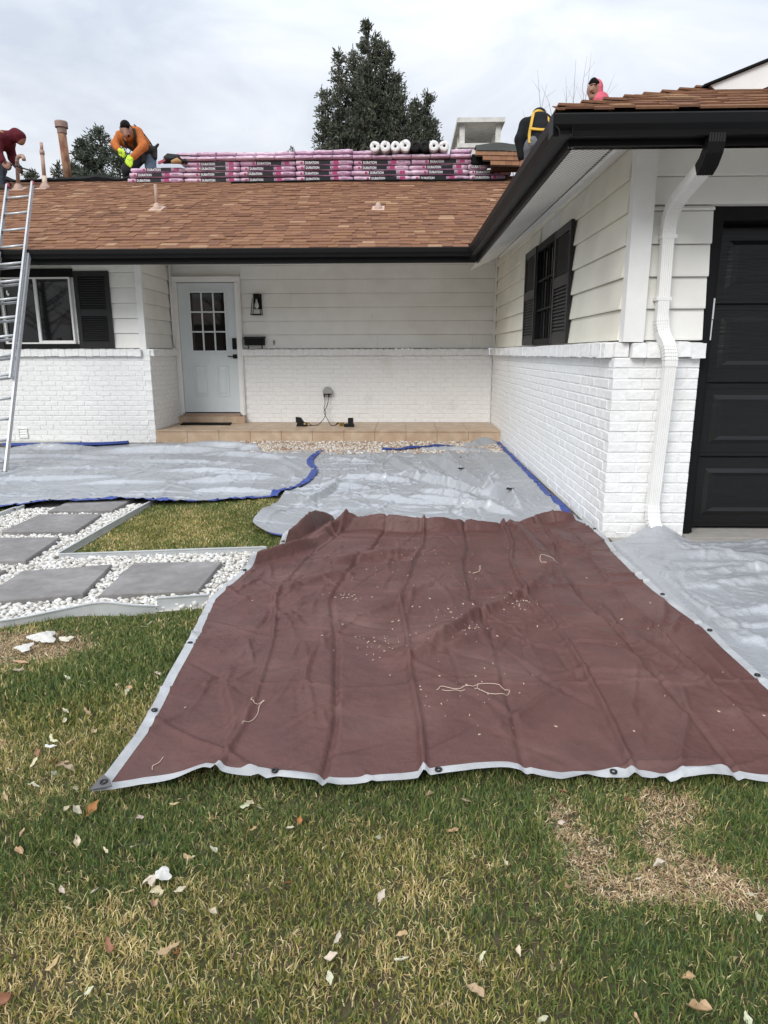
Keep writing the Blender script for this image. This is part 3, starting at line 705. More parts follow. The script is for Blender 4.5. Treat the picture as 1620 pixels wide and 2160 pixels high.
# chimney
CX0, CX1, CY0, CY1 = 1.11, 1.93, 15.1, 17.0
ch = MB(); ch.box(CX0-.02, CX1+.02, CY0-.03, CY1+.03, 3.0, 5.32); ch.box(CX0-.05, CX1+.05, CY0-.06, CY1+.06, 5.32, 5.40)
chim = ch.build('chimney', 'chimney', house, label='white masonry chimney with a flat slab on pillars')
ch = MB(); ch.box(1.045, 1.995, 14.98, 17.15, 5.765, 5.85); ch.build('chimney_cap', 'chimney', chim)
for y in (CY0, 15.75, 16.35, CY1-.1):
    for x in (CX0, CX1-.1):
        ch = MB()
        for k in range(5): ch.box(x+.001*(k % 2), x+.099, y, y+.13, 5.401+.073*k, 5.401+.073*k+.0715)
        ch.build('pillar', 'chimney', chim)
ch = MB(); ch.tube([(1.5, 16.2, 5.38), (1.5, 16.2, 5.52)], .14, 16); ch.build('flue_tile', 'fluecap', chim)

# ------------------------------------------------------------------ porch things
lamp = empty('wall_lamp', 'black lantern on the porch wall to the side of the front door', 'lamp', (-2.33, 11.24, 2.05))
b = MB(); b.box(-2.375, -2.275, 11.13, 11.256, 2.135, 2.205); b.box(-2.385, -2.265, 11.235, 11.258, 1.98, 2.21)
b.build('lamp_cap', 'black_matt', lamp)
b = MB()
for x, xx in ((-2.385, -2.412), (-2.268, -2.262)):
    for y, yy in ((11.12, 11.095), (11.23, 11.235)): b.tube([(x, y, 2.14), (xx, yy, 1.895)], .007, 6)
b.box(-2.420, -2.255, 11.085, 11.10, 1.885, 1.899); b.box(-2.420, -2.255, 11.226, 11.242, 1.885, 1.899); b.box(-2.420, -2.408, 11.1, 11.226, 1.885, 1.899); b.box(-2.267, -2.255, 11.1, 11.226, 1.885, 1.899)
b.build('lamp_frame', 'black_matt', lamp)
b = MB(); b.lathe((-2.33, 11.17, 1.98), [(.012, 0), (.032, .03), (.034, .06), (.015, .11), (.014, .15)], 12); b.build('bulb', 'bulb', lamp, smooth=True)
mbx = empty('mailbox', 'black wall mailbox above the brick sill beside the front door', 'mailbox', (-2.39, 11.25, 1.36))
b = MB(); b.prism([(-2.55, 11.15, 1.417), (-2.55, 11.14, 1.52), (-2.55, 11.255, 1.545), (-2.55, 11.255, 1.417)], (0, 0, 0), (.315, 0, 0)); b.build('box', 'black_matt', mbx)
b = MB(); b.prism([(-2.562, 11.125, 1.515), (-2.562, 11.125, 1.528), (-2.562, 11.256, 1.556), (-2.562, 11.256, 1.545)], (0, 0, 0), (.34, 0, 0)); b.build('lid', 'black_matt', mbx)
for x in (-2.505, -2.285):
    b = MB(); b.tube([(x, 11.2, 1.417), (x+.012, 11.17, 1.385), (x+.02, 11.15, 1.368), (x+.026, 11.135, 1.375), (x+.026, 11.13, 1.395)], .008, 6); b.build('hook', 'black_matt', mbx)
bell = empty('doorbell', 'small grey doorbell on the siding beside the mailbox', 'doorbell', (-2.09, 11.25, 1.46))
b = MB(); b.box(-2.106, -2.074, 11.235, 11.262, 1.425, 1.50); b.build('bell_plate', 'outlet', bell)
b = MB(); b.tube([(-2.09, 11.238, 1.462), (-2.09, 11.230, 1.462)], .009, 10); b.build('button', 'black_matt', bell)
outl = empty('outlet_box', 'grey weatherproof outlet cover on the porch brick with two cords plugged in', 'outlet', (-1.233, 11.2, .70))
b = MB(); a = [(-1.31+.154*i/8, .69+.075*math.sin(math.pi*min(1, max(0, (i+.0)/8)))**.5 if 0 < i < 8 else .69) for i in range(9)]
b.prism([(x, 11.13, z) for x, z in a]+[(-1.162, 11.13, .655), (-1.304, 11.13, .655)], (0, 0, 0), (0, .075, 0)); b.build('cover', 'outlet', outl)
b = MB(); b.box(-1.298, -1.168, 11.135, 11.205, .638, .654); b.build('receptacle', 'tool', outl)
for x in (-1.285, -1.215):
    b = MB(); b.box(x-.013, x+.013, 11.14, 11.17, .60, .637); b.build('plug', 'cable', outl)
# two chargers with cords
def spline(P, n=8):
    P = [np.array(p, float) for p in P]; o = []
    for i in range(len(P)-1):
        a, b, c, d = P[max(i-1, 0)], P[i], P[i+1], P[min(i+2, len(P)-1)]
        for t in np.linspace(0, 1, n, endpoint=False):
            o.append(tuple(.5*((2*b)+(c-a)*t+(2*a-5*b+4*c-d)*t*t+(-a+3*b-3*c+d)*t**3)))
    return o+[tuple(P[-1])]
ca = empty('battery_charger', 'black battery charger with a tilted battery on the porch tiles, nearer the door', 'charger', (-1.58, 10.62, .183), 'battery chargers on the porch')
b = MB(); b.prism([(-1.665, 10.55, .184), (-1.50, 10.55, .184), (-1.51, 10.55, .225), (-1.53, 10.55, .238), (-1.65, 10.55, .238)], (0, 0, 0), (0, .13, 0)); b.build('base', 'tool', ca)
b = MB(); b.prism([(-1.67, 10.56, .24), (-1.55, 10.56, .24), (-1.60, 10.56, .315), (-1.672, 10.56, .325)], (0, 0, 0), (0, .1, 0)); b.build('battery', 'tool', ca)
b = MB(); b.box(-1.545, -1.515, 10.545, 10.549, .215, .235); b.build('badge', 'tool_y', ca)
b = MB(); b.tube(spline([(-1.285, 11.155, .61), (-1.275, 11.14, .50), (-1.29, 11.12, .42), (-1.26, 11.08, .34), (-1.30, 10.98, .24), (-1.36, 10.75, .192), (-1.45, 10.66, .19), (-1.53, 10.60, .20), (-1.50, 10.58, .24), (-1.44, 10.62, .20), (-1.42, 10.66, .19)]), .0055, 6); b.build('cord', 'cable', ca, smooth=True)
cb = empty('battery_charger', 'black battery charger with an upright battery and yellow cord bundle on the porch tiles', 'charger', (-.84, 10.55, .183), 'battery chargers on the porch')
b = MB(); b.prism([(-.915, 10.47, .184), (-.762, 10.47, .184), (-.762, 10.47, .228), (-.80, 10.47, .236), (-.905, 10.47, .228)], (0, 0, 0), (0, .12, 0)); b.build('base', 'tool', cb)
b = MB(); b.box(-.855, -.775, 10.50, 10.58, .229, .312); b.box(-.85, -.78, 10.505, 10.575, .312, .318); b.build('battery', 'tool', cb)
b = MB(); b.tube(spline([(-1.215, 11.155, .61), (-1.225, 11.14, .52), (-1.25, 11.11, .44), (-1.285, 11.06, .36), (-1.22, 10.95, .26), (-1.15, 10.72, .195), (-1.11, 10.66, .19), (-1.05, 10.66, .20)]), .0055, 6); b.build('cord', 'cable', cb, smooth=True)
b = MB()
for i in range(5): b.tube(spline([(-1.06+.02*i, 10.62+.01*i, .195+.01*(i % 3)), (-1.02+.02*i, 10.60, .235), (-.96+.01*i, 10.61, .225-.008*i), (-.99, 10.64, .19)]), .008, 6, i % 2)
b.build('cord_bundle', ['tool', 'tool_y'], cb, smooth=True)
b = MB(); b.prism([(-3.545, 10.74, .1835), (-2.74, 10.72, .1835), (-2.80, 11.07, .1835), (-3.60, 11.07, .1835)], (0, 0, 0), (0, 0, .012))
b.build('doormat', 'rubber', label='thin black doormat on the porch tiles at the front door', cat='doormat')

# ------------------------------------------------------------------ roofing materials on the ridge
def text_mesh(s, size, m, bold=.0):
    cu = bpy.data.curves.new('lettering', 'FONT'); cu.body = s; cu.size = size; cu.offset = bold; cu.extrude = .0004; cu.resolution_u = 2
    o = bpy.data.objects.new('lettering', cu); COL.objects.link(o)
    bpy.context.view_layer.update()
    me = bpy.data.meshes.new_from_object(o.evaluated_get(bpy.context.evaluated_depsgraph_get()))
    bpy.data.objects.remove(o); bpy.data.curves.remove(cu)
    me.materials.clear(); me.materials.append(M[m]); return me
TXT = text_mesh('DURATION', .058, 'whiteprint', .0016)
TXT_S = text_mesh('SHINGLES', .026, 'greyprint', .0004)
def pillow(l, d, h, seed):
    """soft wrapped pack: a box with bulged faces, front face at y = 0"""
    r = np.random.default_rng(seed); nx, ny, nz = 12, 5, 3; b = MB()
    X = np.linspace(0, 1, nx+1); ph = r.random(4)*6
    def P(u, v, w):
        e = (abs(2*u-1)**6+abs(2*v-1)**5)*.5
        x = l*u; y = d*v; z = h*w
        if w == 1: z += .006*math.sin(7*u+ph[0])+.004*math.sin(15*u+9*v+ph[1])-.016*abs(2*v-1)**4-.010*abs(2*u-1)**10
        if w == 0: z += .006*abs(2*u-1)**8
        if w == 0 and v == 0: y += .014
        if 0 < w < 1: y += (-.006 if v == 0 else .006 if v == 1 else 0)
        if w == 1 and v == 0: y += .022+.008*math.sin(5*u+ph[2])
        x += (.006*math.sin(9*w+ph[2]) if u == 1 else -.006*math.sin(8*w+ph[3]) if u == 0 else 0)
        return (x, y, z)
    idx = {}
    def vid(i, j, k):
        if (i, j, k) not in idx: idx[(i, j, k)] = len(b.v); b.v.append(P(i/nx, j/ny, k/nz))
        return idx[(i, j, k)]
    def F(*q): b.f.append(tuple(vid(*t) for t in q)); b.m.append(0); b.t.append(None)
    for i in range(nx):
        for j in range(ny):
            F((i, j, 0), (i, j+1, 0), (i+1, j+1, 0), (i+1, j, 0)); F((i, j, nz), (i+1, j, nz), (i+1, j+1, nz), (i, j+1, nz))
        for k in range(nz):
            F((i, 0, k), (i+1, 0, k), (i+1, 0, k+1), (i, 0, k+1)); F((i, ny, k), (i, ny, k+1), (i+1, ny, k+1), (i+1, ny, k))
    for j in range(ny):
        for k in range(nz):
            F((0, j, k), (0, j, k+1), (0, j+1, k+1), (0, j+1, k)); F((nx, j, k), (nx, j+1, k), (nx, j+1, k+1), (nx, j, k+1))
    return b
PACKS = [pillow(1.0, .34, .088, s).mesh('wrapper', 'pink', smooth=True) for s in (1, 2, 3)]
ENDS = [pillow(.335, .9, .072, s).mesh('wrapper', 'pinkpale', smooth=True) for s in (4, 5, 6)]
def plate(x0, x1, z0, z1, y, m, name):
    return MB().quadf([(x0, y, z0), (x1, y, z0), (x1, y, z1), (x0, y, z1), (x0, y+.002, z0), (x1, y+.002, z0), (x1, y+.002, z1), (x0, y+.002, z1)], [(0, 1, 2, 3), (1, 5, 6, 2), (4, 0, 3, 7), (3, 2, 6, 7), (0, 4, 5, 1)]).mesh(name, m)
LAY = []
for sh in (.145, .29):
    LAY.append((plate(sh, sh+.46, .006, .064, -.0095, 'print_black', 'printed_band'), plate(sh-.065, sh-.024, .018, .050, -.0095, 'redprint', 'red_square'),
                plate(sh+.515, sh+.605, .010, .062, -.0095, 'magenta', 'magenta_square'), plate(sh+.470, sh+.506, .014, .056, -.0095, 'greyprint', 'round_badge'), sh))
ORD = ['first', 'second', 'third', 'fourth', 'fifth', 'sixth', 'seventh', 'eighth', 'ninth', 'tenth', 'eleventh', 'twelfth', 'thirteenth', 'fourteenth', 'fifteenth']
def bundle(x0, x1, z, y, lay, label, tilt=0., row=''):
    l = x1-x0; root = empty('shingle_bundle', label, 'shingle bundle', (x0, y, z), 'shingle bundles stacked along the ridge')
    s = (l-.012)/1.0
    link('wrapper', PACKS[rnd.randrange(3)], root, (x0+.006, y, z), None, (s, 1, rnd.uniform(.93, 1.0)))
    b, r_, m_, g_, sh = LAY[lay]
    if True:
        link('printed_band', b, root, (x0+.006, y, z), None, (s, 1, 1)); link('red_square', r_, root, (x0+.006, y, z), None, (s, 1, 1))
        link('magenta_square', m_, root, (x0+.006, y, z), None, (s, 1, 1)); link('round_badge', g_, root, (x0+.006, y, z), None, (s, 1, 1))
        link('lettering', TXT, root, (x0+.006+(sh+.02)*s, y-.0108, z+.015), (R(90), 0, 0), (.80, .95, 1))
        if lay == 0: link('small_lettering', TXT_S, root, (x0+.006+.79*s, y-.0108, z+.034), (R(90), 0, 0))
    if tilt: root.rotation_euler = (0, tilt, 0)
    return root
rows = [(4.252, 12.99, [-4.916, -3.916, -2.904, -1.913, -.893, .122, 1.133, 1.761], 'bottom row', (0, 1, 0, 0, 1, 0, 0)),
        (4.342, 12.995, [-4.88, -3.92, -2.91, -1.92, -.93, .115, 1.125, 1.876], 'second row up', (0, 1, 0, 0, 1, 1, 0)),
        (4.432, 13.0, [-4.88, -3.90, -2.904, -1.913, -.91, .08, 1.10, 1.464], 'third row up', (1, 1, 0, 0, 0, 1, 0)),
        (4.520, 13.0, [-3.90, -2.90, -1.913, -.90, .115, 1.16], 'fourth row up', (1, 1, 0, 0, 1))]
for z, y, xb, nm, ly in rows:
    for i, (a, b_) in enumerate(zip(xb[:-1], xb[1:])):
        if b_-a < .55: pass
        bundle(a+rnd.uniform(-.012, .012), b_+rnd.uniform(-.012, .008), z+rnd.uniform(-.003, .003), y+rnd.uniform(-.025, .02), ly[i], f'pink and black shingle bundle, {ORD[i]} from the left in the {nm}')
# bundles laid end-on along the top
ex = [-4.03, -3.655, -3.317, -2.963, -2.618, -2.274, -1.93, -1.604, -1.261, -.918, -.568, -.219, .122, .454, .794, 1.16]
def endpack(x0, x1, z, y, label, yaw=0.):
    root = empty('shingle_bundle', label, 'shingle bundle', (x0, y, z), 'pink shingle bundles laid end-on along the top')
    link('wrapper', ENDS[rnd.randrange(3)], root, (x0+.004, y, z), (0, rnd.uniform(-.02, .02), yaw), ((x1-x0-.006)/.335, 1, rnd.uniform(.94, 1.04)))
    # a folded flap of the wrap across the end
    f = MB(); w = x1-x0; k = rnd.uniform(.3, .7)
    f.prism([(x0+.02, y-.013, z+.012), (x0+w-.02, y-.013, z+.014), (x0+w*k, y-.0155, z+.05)], (0, 0, 0), (0, .006, 0)); f.build('wrap_flap', 'pinkpale', root)
for i, (a, b_) in enumerate(zip(ex[:-1], ex[1:])):
    endpack(a, b_, 4.608+rnd.uniform(-.004, .004), 12.95+rnd.uniform(-.02, .02), f'pale pink bundle laid end-on, {ORD[i]} from the left in the lower end-on layer', rnd.uniform(-.02, .02))
for i, (a, b_) in enumerate(zip(ex[:10], ex[1:11])):
    endpack(a+.01, b_+.01, 4.683+rnd.uniform(-.004, .004)+(.012 if 6 <= i < 9 else 0), 12.98+rnd.uniform(-.02, .02), f'pale pink bundle laid end-on, {ORD[i]} from the left in the topmost layer', rnd.uniform(-.03, .03))
endpack(.80, 1.17, 4.684, 12.97, 'pale pink bundle laid end-on to the right of the white rolls, on top')
# rolls of underlayment
RXS = [-.515, -.335, -.158, .010, .184, .340, .506, .682]
for i, x in enumerate(RXS):
    blk = i in (4, 5); r = (.088, .090, .086, .098, .088, .088, .089, .087)[i]
    nm = [f'white underlayment roll, {ORD[i]} from the left on top of the pink bundles', 'black underlayment roll between white rolls on the pink bundles, the left one', 'black underlayment roll between white rolls on the pink bundles, the right one',
          f'white underlayment roll, just right of the black rolls', 'white underlayment roll at the right end of the row'][0 if i < 4 else i-3]
    z = 4.685+r+(.0 if i else .0)
    root = empty('underlayment_roll', nm, 'roll', (x, 12.9, z), 'rolls lying on the pink bundles')
    b = MB(); prof = [(.022, .0), (.023, -.004), (r*.55, -.012), (r*.9, -.006), (r, .012), (r, .95), (r*.9, .965), (.022, .965)]
    n = 22; ph = rnd.random()*6; vs = []
    for (q, h) in prof:
        for k in range(n):
            t = 2*math.pi*k/n; w = 1+.03*math.sin(3*t+ph)+.02*math.sin(5*t-ph); vs.append((x+q*w*math.cos(t), 12.88+h, z+q*w*math.sin(t)))
    b.quadf(vs, [(i_*n+k, i_*n+(k+1) % n, (i_+1)*n+(k+1) % n, (i_+1)*n+k) for i_ in range(len(prof)-1) for k in range(n)])
    b.build('sheet', 'rollblack' if blk else 'roll', root, smooth=False)
    b = MB(); b.lathe((x, 12.868, z), [(.016, 0), (.016, .9)], 10, 0, 'y'); b.build('core', 'core', root)
    if not blk:
        b = MB(); t = rnd.random()*6; b.prism([(x+.03*math.cos(t), 12.862, z+.03*math.sin(t)), (x+r*.9*math.cos(t+.1), 12.862, z+r*.9*math.sin(t+.1)), (x+r*.9*math.cos(t+.6), 12.862, z+r*.9*math.sin(t+.6))], (0, 0, 0), (0, .012, 0)); b.build('end_wrap', 'roll', root)
# open stack of loose shingles at the right end
root = empty('shingle_stack', 'fanned stack of loose brown shingles at the right end of the pink bundles', 'shingle stack', (1.6, 12.75, 4.4))
for k, (x0, x1, z0, z1, y) in enumerate(((1.46, 2.50, 4.405, 4.50, 12.64), (1.33, 2.55, 4.492, 4.588, 12.67), (1.205, 2.60, 4.578, 4.668, 12.70))):
    b = MB(); sag = lambda x: -.03*(x-x0)
    b.prism([(x0+.01, y+.012, z0-.02), (x1, y+.012, z0-.02+sag(x1)), (x1, y+.25, z1-.03+sag(x1)), (x0+.01, y+.25, z1-.03)], (0, 0, 0), (0, 0, .02)); lay_ = b.build('shingle_layer', 'deck', root)
    x = x0
    while x < x1-.05:
        w = min(rnd.choice((.11, .13, .145, .16)), x1-x); c = rnd.choices(TONES, (4, 3, 5, 1, 2, 5, 3, 5, 1))[0]; f = rnd.uniform(.95, 1.15)
        t = MB(); d = rnd.uniform(0, .006)
        t.prism([(x+.001, y-d, z0+sag(x)), (x+w-.002, y-d, z0+sag(x+w)), (x+w-.002, y+.05, z1+sag(x+w)), (x+.001, y+.05, z1+sag(x))], (0, 0, 0), (0, .012, .002))
        o = t.build('shingle', 'shingle', lay_); o.color = (c[0]*f, c[1]*f, c[2]*f, 1); x += w
b = MB(); m = 16
vs = []
for i in range(m+1):
    x = 1.215+1.3*i/m; zt = 4.745+.045*math.exp(-((x-1.58)/.25)**2)-.05*max(0, x-1.9); vs += [(x, 12.72, 4.655-.02*(x-1.2)), (x, 12.78, zt), (x, 13.05, zt-.01)]
b.quadf(vs, [(3*i+k, 3*i+3+k, 3*i+4+k, 3*i+1+k) for i in range(m) for k in (0, 1)])
b.build('curled_back', 'felt_green', root, smooth=False)
b = MB(); b.box(1.50, 2.4, 12.76, 12.97, 4.36, 4.60); b.build('pack_below', 'deck', root)
b = MB(); b.box(1.175, 2.3, 12.98, 13.3, 4.51, 4.66); b.build('dark_backing', 'felt', root)  # dark backing box added to close the pale gap behind the stack
# dark felt: curled along the ridge on the left, crumpled under the bundles, where it also fills in their black shadow
def felt(name, label, x0, x1, yz, amp, seed, w=.26, mt='felt'):
    r = np.random.default_rng(seed); n = int((x1-x0)/.06); b = MB(); vs = []
    for i in range(n+1):
        x = x0+(x1-x0)*i/n; h = amp*(vnoise(x, 0, 3.1, seed)+.5*vnoise(x, 0, 9, seed+1)); y, z = yz(x)
        vs += [(x, y, z-.012), (x, y-.02, z+h*.6), (x, y+w*.35, z+h+w*.12), (x, y+w, z+h*.4+w*.25), (x, y+w+.01, z-.05)]
    b.quadf(vs, [(5*i+k, 5*i+5+k, 5*i+6+k, 5*i+1+k) for i in range(n) for k in range(4)])
    return b.build(name, mt, label=label, cat='roofing felt')
felt('roofing_felt', 'torn black roofing felt along the bare ridge left of the bundles', -8.2, -4.93, lambda x: (13.16, zr(13.16)+.01), .085, 31)
felt('roofing_felt', 'crumpled black felt sheet and shadow strip under the front of the bundles', -3.05, 1.78, lambda x: (12.90-.03*math.sin(x*1.3), zr(12.90-.03*math.sin(x*1.3))+.012), .03, 33, .22)
# tool bag with a nailer and hose on the bundles
root = empty('tool_bag', 'black tool bag with straps lying on the bundles beside the man in orange', 'tool bag', (-4.020, 13.0, 4.540))
def blob(path, r, mt, name, parent, n=10): 
    b = MB(); b.tube(path, r, n); return b.build(name, mt, parent, smooth=True)
blob([(-4.270, 13.0, 4.585), (-4.170, 12.98, 4.630), (-4.020, 12.98, 4.630), (-3.890, 13.0, 4.590)], [.03, .075, .07, .04], 'tool', 'pouch', root)
blob([(-4.090, 12.93, 4.570), (-3.990, 12.91, 4.585), (-3.920, 12.93, 4.560)], [.03, .05, .03], 'strap_tan', 'tool_pocket', root)
blob([(-4.250, 13.0, 4.660), (-4.170, 12.98, 4.705), (-3.970, 13.0, 4.690), (-3.720, 13.02, 4.675), (-3.420, 13.05, 4.680)], [.015, .022, .02, .014, .012], 'strap', 'belt', root, 8)
b = MB(); b.prism([(-4.340, 12.93, 4.545), (-4.200, 12.93, 4.590), (-4.200, 12.93, 4.630), (-4.340, 12.93, 4.580)], (0, 0, 0), (0, .05, 0)); b.build('nail_strip', 'redprint', root)
blob([(-3.910, 12.94, 4.560), (-3.850, 12.92, 4.590), (-3.820, 12.92, 4.540)], [.03, .035, .02], 'tool', 'grip', root)
b = MB(); b.prism([(-4.72, 12.62, 4.092), (-4.53, 12.70, 4.128), (-4.53, 12.72, 4.136), (-4.72, 12.64, 4.1)], (0, 0, 0), (0, 0, .014)); b.build('wood_stick', 'wood', label='small stick of pale wood on the shingles below the bundles', cat='stick')

# ------------------------------------------------------------------ people: one smooth body each, clothes as children
def sdf_mesh(name, prims, mt, vox=.013, k=.035, infl=0.):
    pr = [tuple(map(float, p)) for p in prims]
    A = np.array([p[:3] for p in pr]+[p[4:7] for p in pr]); rm = max(max(p[3], p[7]) for p in pr)+infl
    lo = A.min(0)-rm-3*vox-.02; hi = A.max(0)+rm+3*vox+.02; n = np.ceil((hi-lo)/vox).astype(int)+1
    Fd = np.full(n, 1., np.float32); ax = [lo[i]+vox*np.arange(n[i]) for i in range(3)]
    for p in pr:
        a = np.array(p[:3]); b = np.array(p[4:7]); ra, rb = p[3]+infl, p[7]+infl; m = max(ra, rb)+k+2*vox
        i0 = np.maximum(((np.minimum(a, b)-m-lo)/vox).astype(int), 0); i1 = np.minimum(((np.maximum(a, b)+m-lo)/vox).astype(int)+2, n)
        s = tuple(slice(i0[i], i1[i]) for i in range(3))
        X, Y, Z = np.meshgrid(ax[0][s[0]], ax[1][s[1]], ax[2][s[2]], indexing='ij', sparse=True)
        d = b-a; l2 = max((d**2).sum(), 1e-9); t = np.clip(((X-a[0])*d[0]+(Y-a[1])*d[1]+(Z-a[2])*d[2])/l2, 0, 1)
        q = np.sqrt((X-a[0]-t*d[0])**2+(Y-a[1]-t*d[1])**2+(Z-a[2]-t*d[2])**2)-(ra+(rb-ra)*t)
        f = Fd[s]; h = np.maximum(k-np.abs(f-q), 0)/k; Fd[s] = np.minimum(f, q)-h*h*k*.25
    S = Fd < 0; n0 = np.array(n)-1
    c = lambda i, j, l: S[i:i+n0[0], j:j+n0[1], l:l+n0[2]]
    cv = lambda i, j, l: Fd[i:i+n0[0], j:j+n0[1], l:l+n0[2]]
    cnt = sum(c(i, j, l).astype(int) for i in (0, 1) for j in (0, 1) for l in (0, 1)); act = (cnt > 0) & (cnt < 8)
    I = np.argwhere(act); idx = np.full(n0, -1); idx[act] = np.arange(len(I)); pos = np.zeros((len(I), 3)); num = np.zeros(len(I))
    for ax_ in range(3):
        for u in (0, 1):
            for v in (0, 1):
                o0 = [0, 0, 0]; o0[(ax_+1) % 3] = u; o0[(ax_+2) % 3] = v; o1 = list(o0); o1[ax_] = 1
                f0 = Fd[tuple((I+o0).T)]; f1 = Fd[tuple((I+o1).T)]; x = (f0 < 0) != (f1 < 0)
                t = np.where(x, f0/np.where(f0-f1 == 0, 1, f0-f1), 0); pp = np.array(o0, float)[None]+t[:, None]*np.eye(3)[ax_][None]
                pos += np.where(x[:, None], pp, 0); num += x
    V = lo+vox*(I+pos/np.maximum(num, 1)[:, None]); Fs = []
    for ax_ in range(3):
        sh = [slice(1, -1)]*3; sh[ax_] = slice(0, -1); s2 = [slice(1, -1)]*3; s2[ax_] = slice(1, None)
        a = S[tuple(sh)]; b = S[tuple(s2)]; E_ = np.argwhere(a != b); 
        if not len(E_): continue
        off = np.ones(3, int); off[ax_] = 0; B = E_+off; u = np.eye(3, dtype=int)[(ax_+1) % 3]; v = np.eye(3, dtype=int)[(ax_+2) % 3]
        q = np.stack([idx[tuple((B-u-v).T)], idx[tuple((B-v).T)], idx[tuple(B.T)], idx[tuple((B-u).T)]], 1)
        fl = a[tuple(E_.T)]; q = np.where(fl[:, None], q, q[:, ::-1]); Fs.append(q)
    F = np.concatenate(Fs); F = F[(F >= 0).all(1)]
    return npmesh(name, V, F, mt, smooth=True)
def seg(*pts):
    """chain of (x, y, z, r)"""
    return [(*a, *b) for a, b in zip(pts[:-1], pts[1:])]
def hand(w, tip, side, r=.018, spread=.02, curl=(0, 0, -.02)):
    """palm from the wrist towards the tip, four fingers and a thumb"""
    w = np.array(w[:3]); d = np.array(tip)-w; l = np.linalg.norm(d); d = d/l; s = np.array(side, float); s = s-d*(s@d); s /= np.linalg.norm(s); c = np.array(curl)
    o = [(*w, .026, *(w+d*.05), .032)]
    for i, (f, ln) in enumerate(((-1.5, .055), (-.5, .07), (.5, .075), (1.5, .065))):
        b = w+d*.06+s*f*.018; m = b+d*ln*.55+s*f*spread*.5+c*.3; e = m+d*ln*.45+c; o += seg((*b, .0125), (*m, .0115), (*e, .0095))
    b = w+d*.02+s*.03; m = b+s*.035+d*.025; e = m+d*.03+c*.5; o += seg((*b, .015), (*m, .0125), (*e, .011))
    return o
def child(name, prims, mt, parent, **k):
    me = sdf_mesh(name, prims, mt, **k); o = bpy.data.objects.new(name, me); COL.objects.link(o); o.parent = parent
    p = wloc(parent); o.location = (-p[0], -p[1], -p[2]); WL[o.name] = (0, 0, 0); return o
def body(prims, label, **k):
    o = link('person', sdf_mesh('person', prims, 'skin', **k)); return put(o, label, 'person', 'roofers working on the roof')
def band(name, pts, w, mt, parent, up=(0, -1, 0), t=.008):
    """flat strap following points"""
    P = spline(pts, 6); b = MB(); u = np.array(up, float); prof = [(-w/2, -t/2), (w/2, -t/2), (w/2, t/2), (-w/2, t/2)]; vs = []
    for i, p in enumerate(P):
        a = np.array(P[min(i+1, len(P)-1)])-np.array(P[max(i-1, 0)]); a /= np.linalg.norm(a); s = np.cross(a, u); s /= np.linalg.norm(s); nn = np.cross(s, a)
        for x, y in prof: vs.append(np.array(p)+s*x+nn*y)
    n = len(P); b.quadf(vs, [(4*i+k, 4*i+(k+1) % 4, 4*i+4+(k+1) % 4, 4*i+4+k) for i in range(n-1) for k in range(4)]+[(0, 1, 2, 3), (4*n-4, 4*n-3, 4*n-2, 4*n-1)])
    return b.build(name, mt, parent)

# man in orange bending over the bundles
def wq(p): k = p[1]/13.2; return (p[0]*k, p[1], 1.287+(p[2]-1.287)*k)
def wp(P): return [(*wq(p[:3]), p[3], *wq(p[4:7]), p[7]) for p in P]
def childw(n, P, m, o, **k): return child(n, wp(P), m, o, **k)
def bandw(n, P, w, m, o, *a): return band(n, [wq(p) for p in P], w, m, o, *a)
head = seg((-4.965, 13.290, 5.235, .086), (-4.962, 13.250, 5.17, .088), (-4.955, 13.205, 5.085, .056))+[(-4.965, 13.195, 5.165, .012, -4.962, 13.172, 5.135, .016), (-4.875, 13.280, 5.16, .02, -4.878, 13.290, 5.185, .018), (-5.05, 13.280, 5.16, .02, -5.047, 13.290, 5.185, .018)]
neck = [(-4.95, 13.310, 5.13, .058, -4.90, 13.450, 5.08, .07)]
torso = seg((-4.63, 13.910, 4.80, .135), (-4.72, 13.750, 4.95, .145), (-4.85, 13.530, 5.06, .15))+[(-5.05, 13.450, 5.06, .085, -4.76, 13.510, 5.12, .09), (-5.0, 13.470, 4.98, .09, -4.74, 13.650, 4.95, .1)]
armr = seg((-5.06, 13.440, 5.07, .078), (-5.175, 13.350, 4.94, .06), (-5.125, 13.240, 4.86, .044))
arml = seg((-4.75, 13.490, 5.10, .082), (-4.665, 13.350, 4.90, .064), (-4.86, 13.210, 4.735, .046))
hr = hand((-5.115, 13.225, 4.85), (-5.02, 13.150, 4.78), (.3, 0, -1)); hl = hand((-4.88, 13.200, 4.715), (-4.99, 13.110, 4.62), (-.3, .2, 1), spread=.035, curl=(-.01, 0, -.03))
hipx = [(-4.70, 13.890, 4.78, .12, -4.57, 13.910, 4.78, .12)]
legl = seg((-4.56, 13.910, 4.78, .105), (-4.57, 13.70, 4.44, .082), (-4.585, 13.85, 4.02, .058)); legr = seg((-4.72, 13.870, 4.76, .105), (-4.98, 13.50, 4.52, .09), (-4.98, 13.80, 4.05, .06))
footl = [(-4.585, 13.88, 3.985, .05, -4.585, 13.70, 4.03, .042)]; footr = [(-4.98, 13.83, 4.0, .05, -4.98, 13.65, 4.06, .042)]
p1 = body(wp(head+neck+torso+armr+arml+hr+hl+hipx+legl+legr+footl+footr), 'man in an orange hoodie and neon gloves bending over the pink bundles', vox=.0115, k=.03)
childw('hoodie', torso+armr+arml+[(-4.93, 13.380, 5.08, .10, -4.86, 13.500, 5.10, .12)], 'orange', p1, infl=.013)
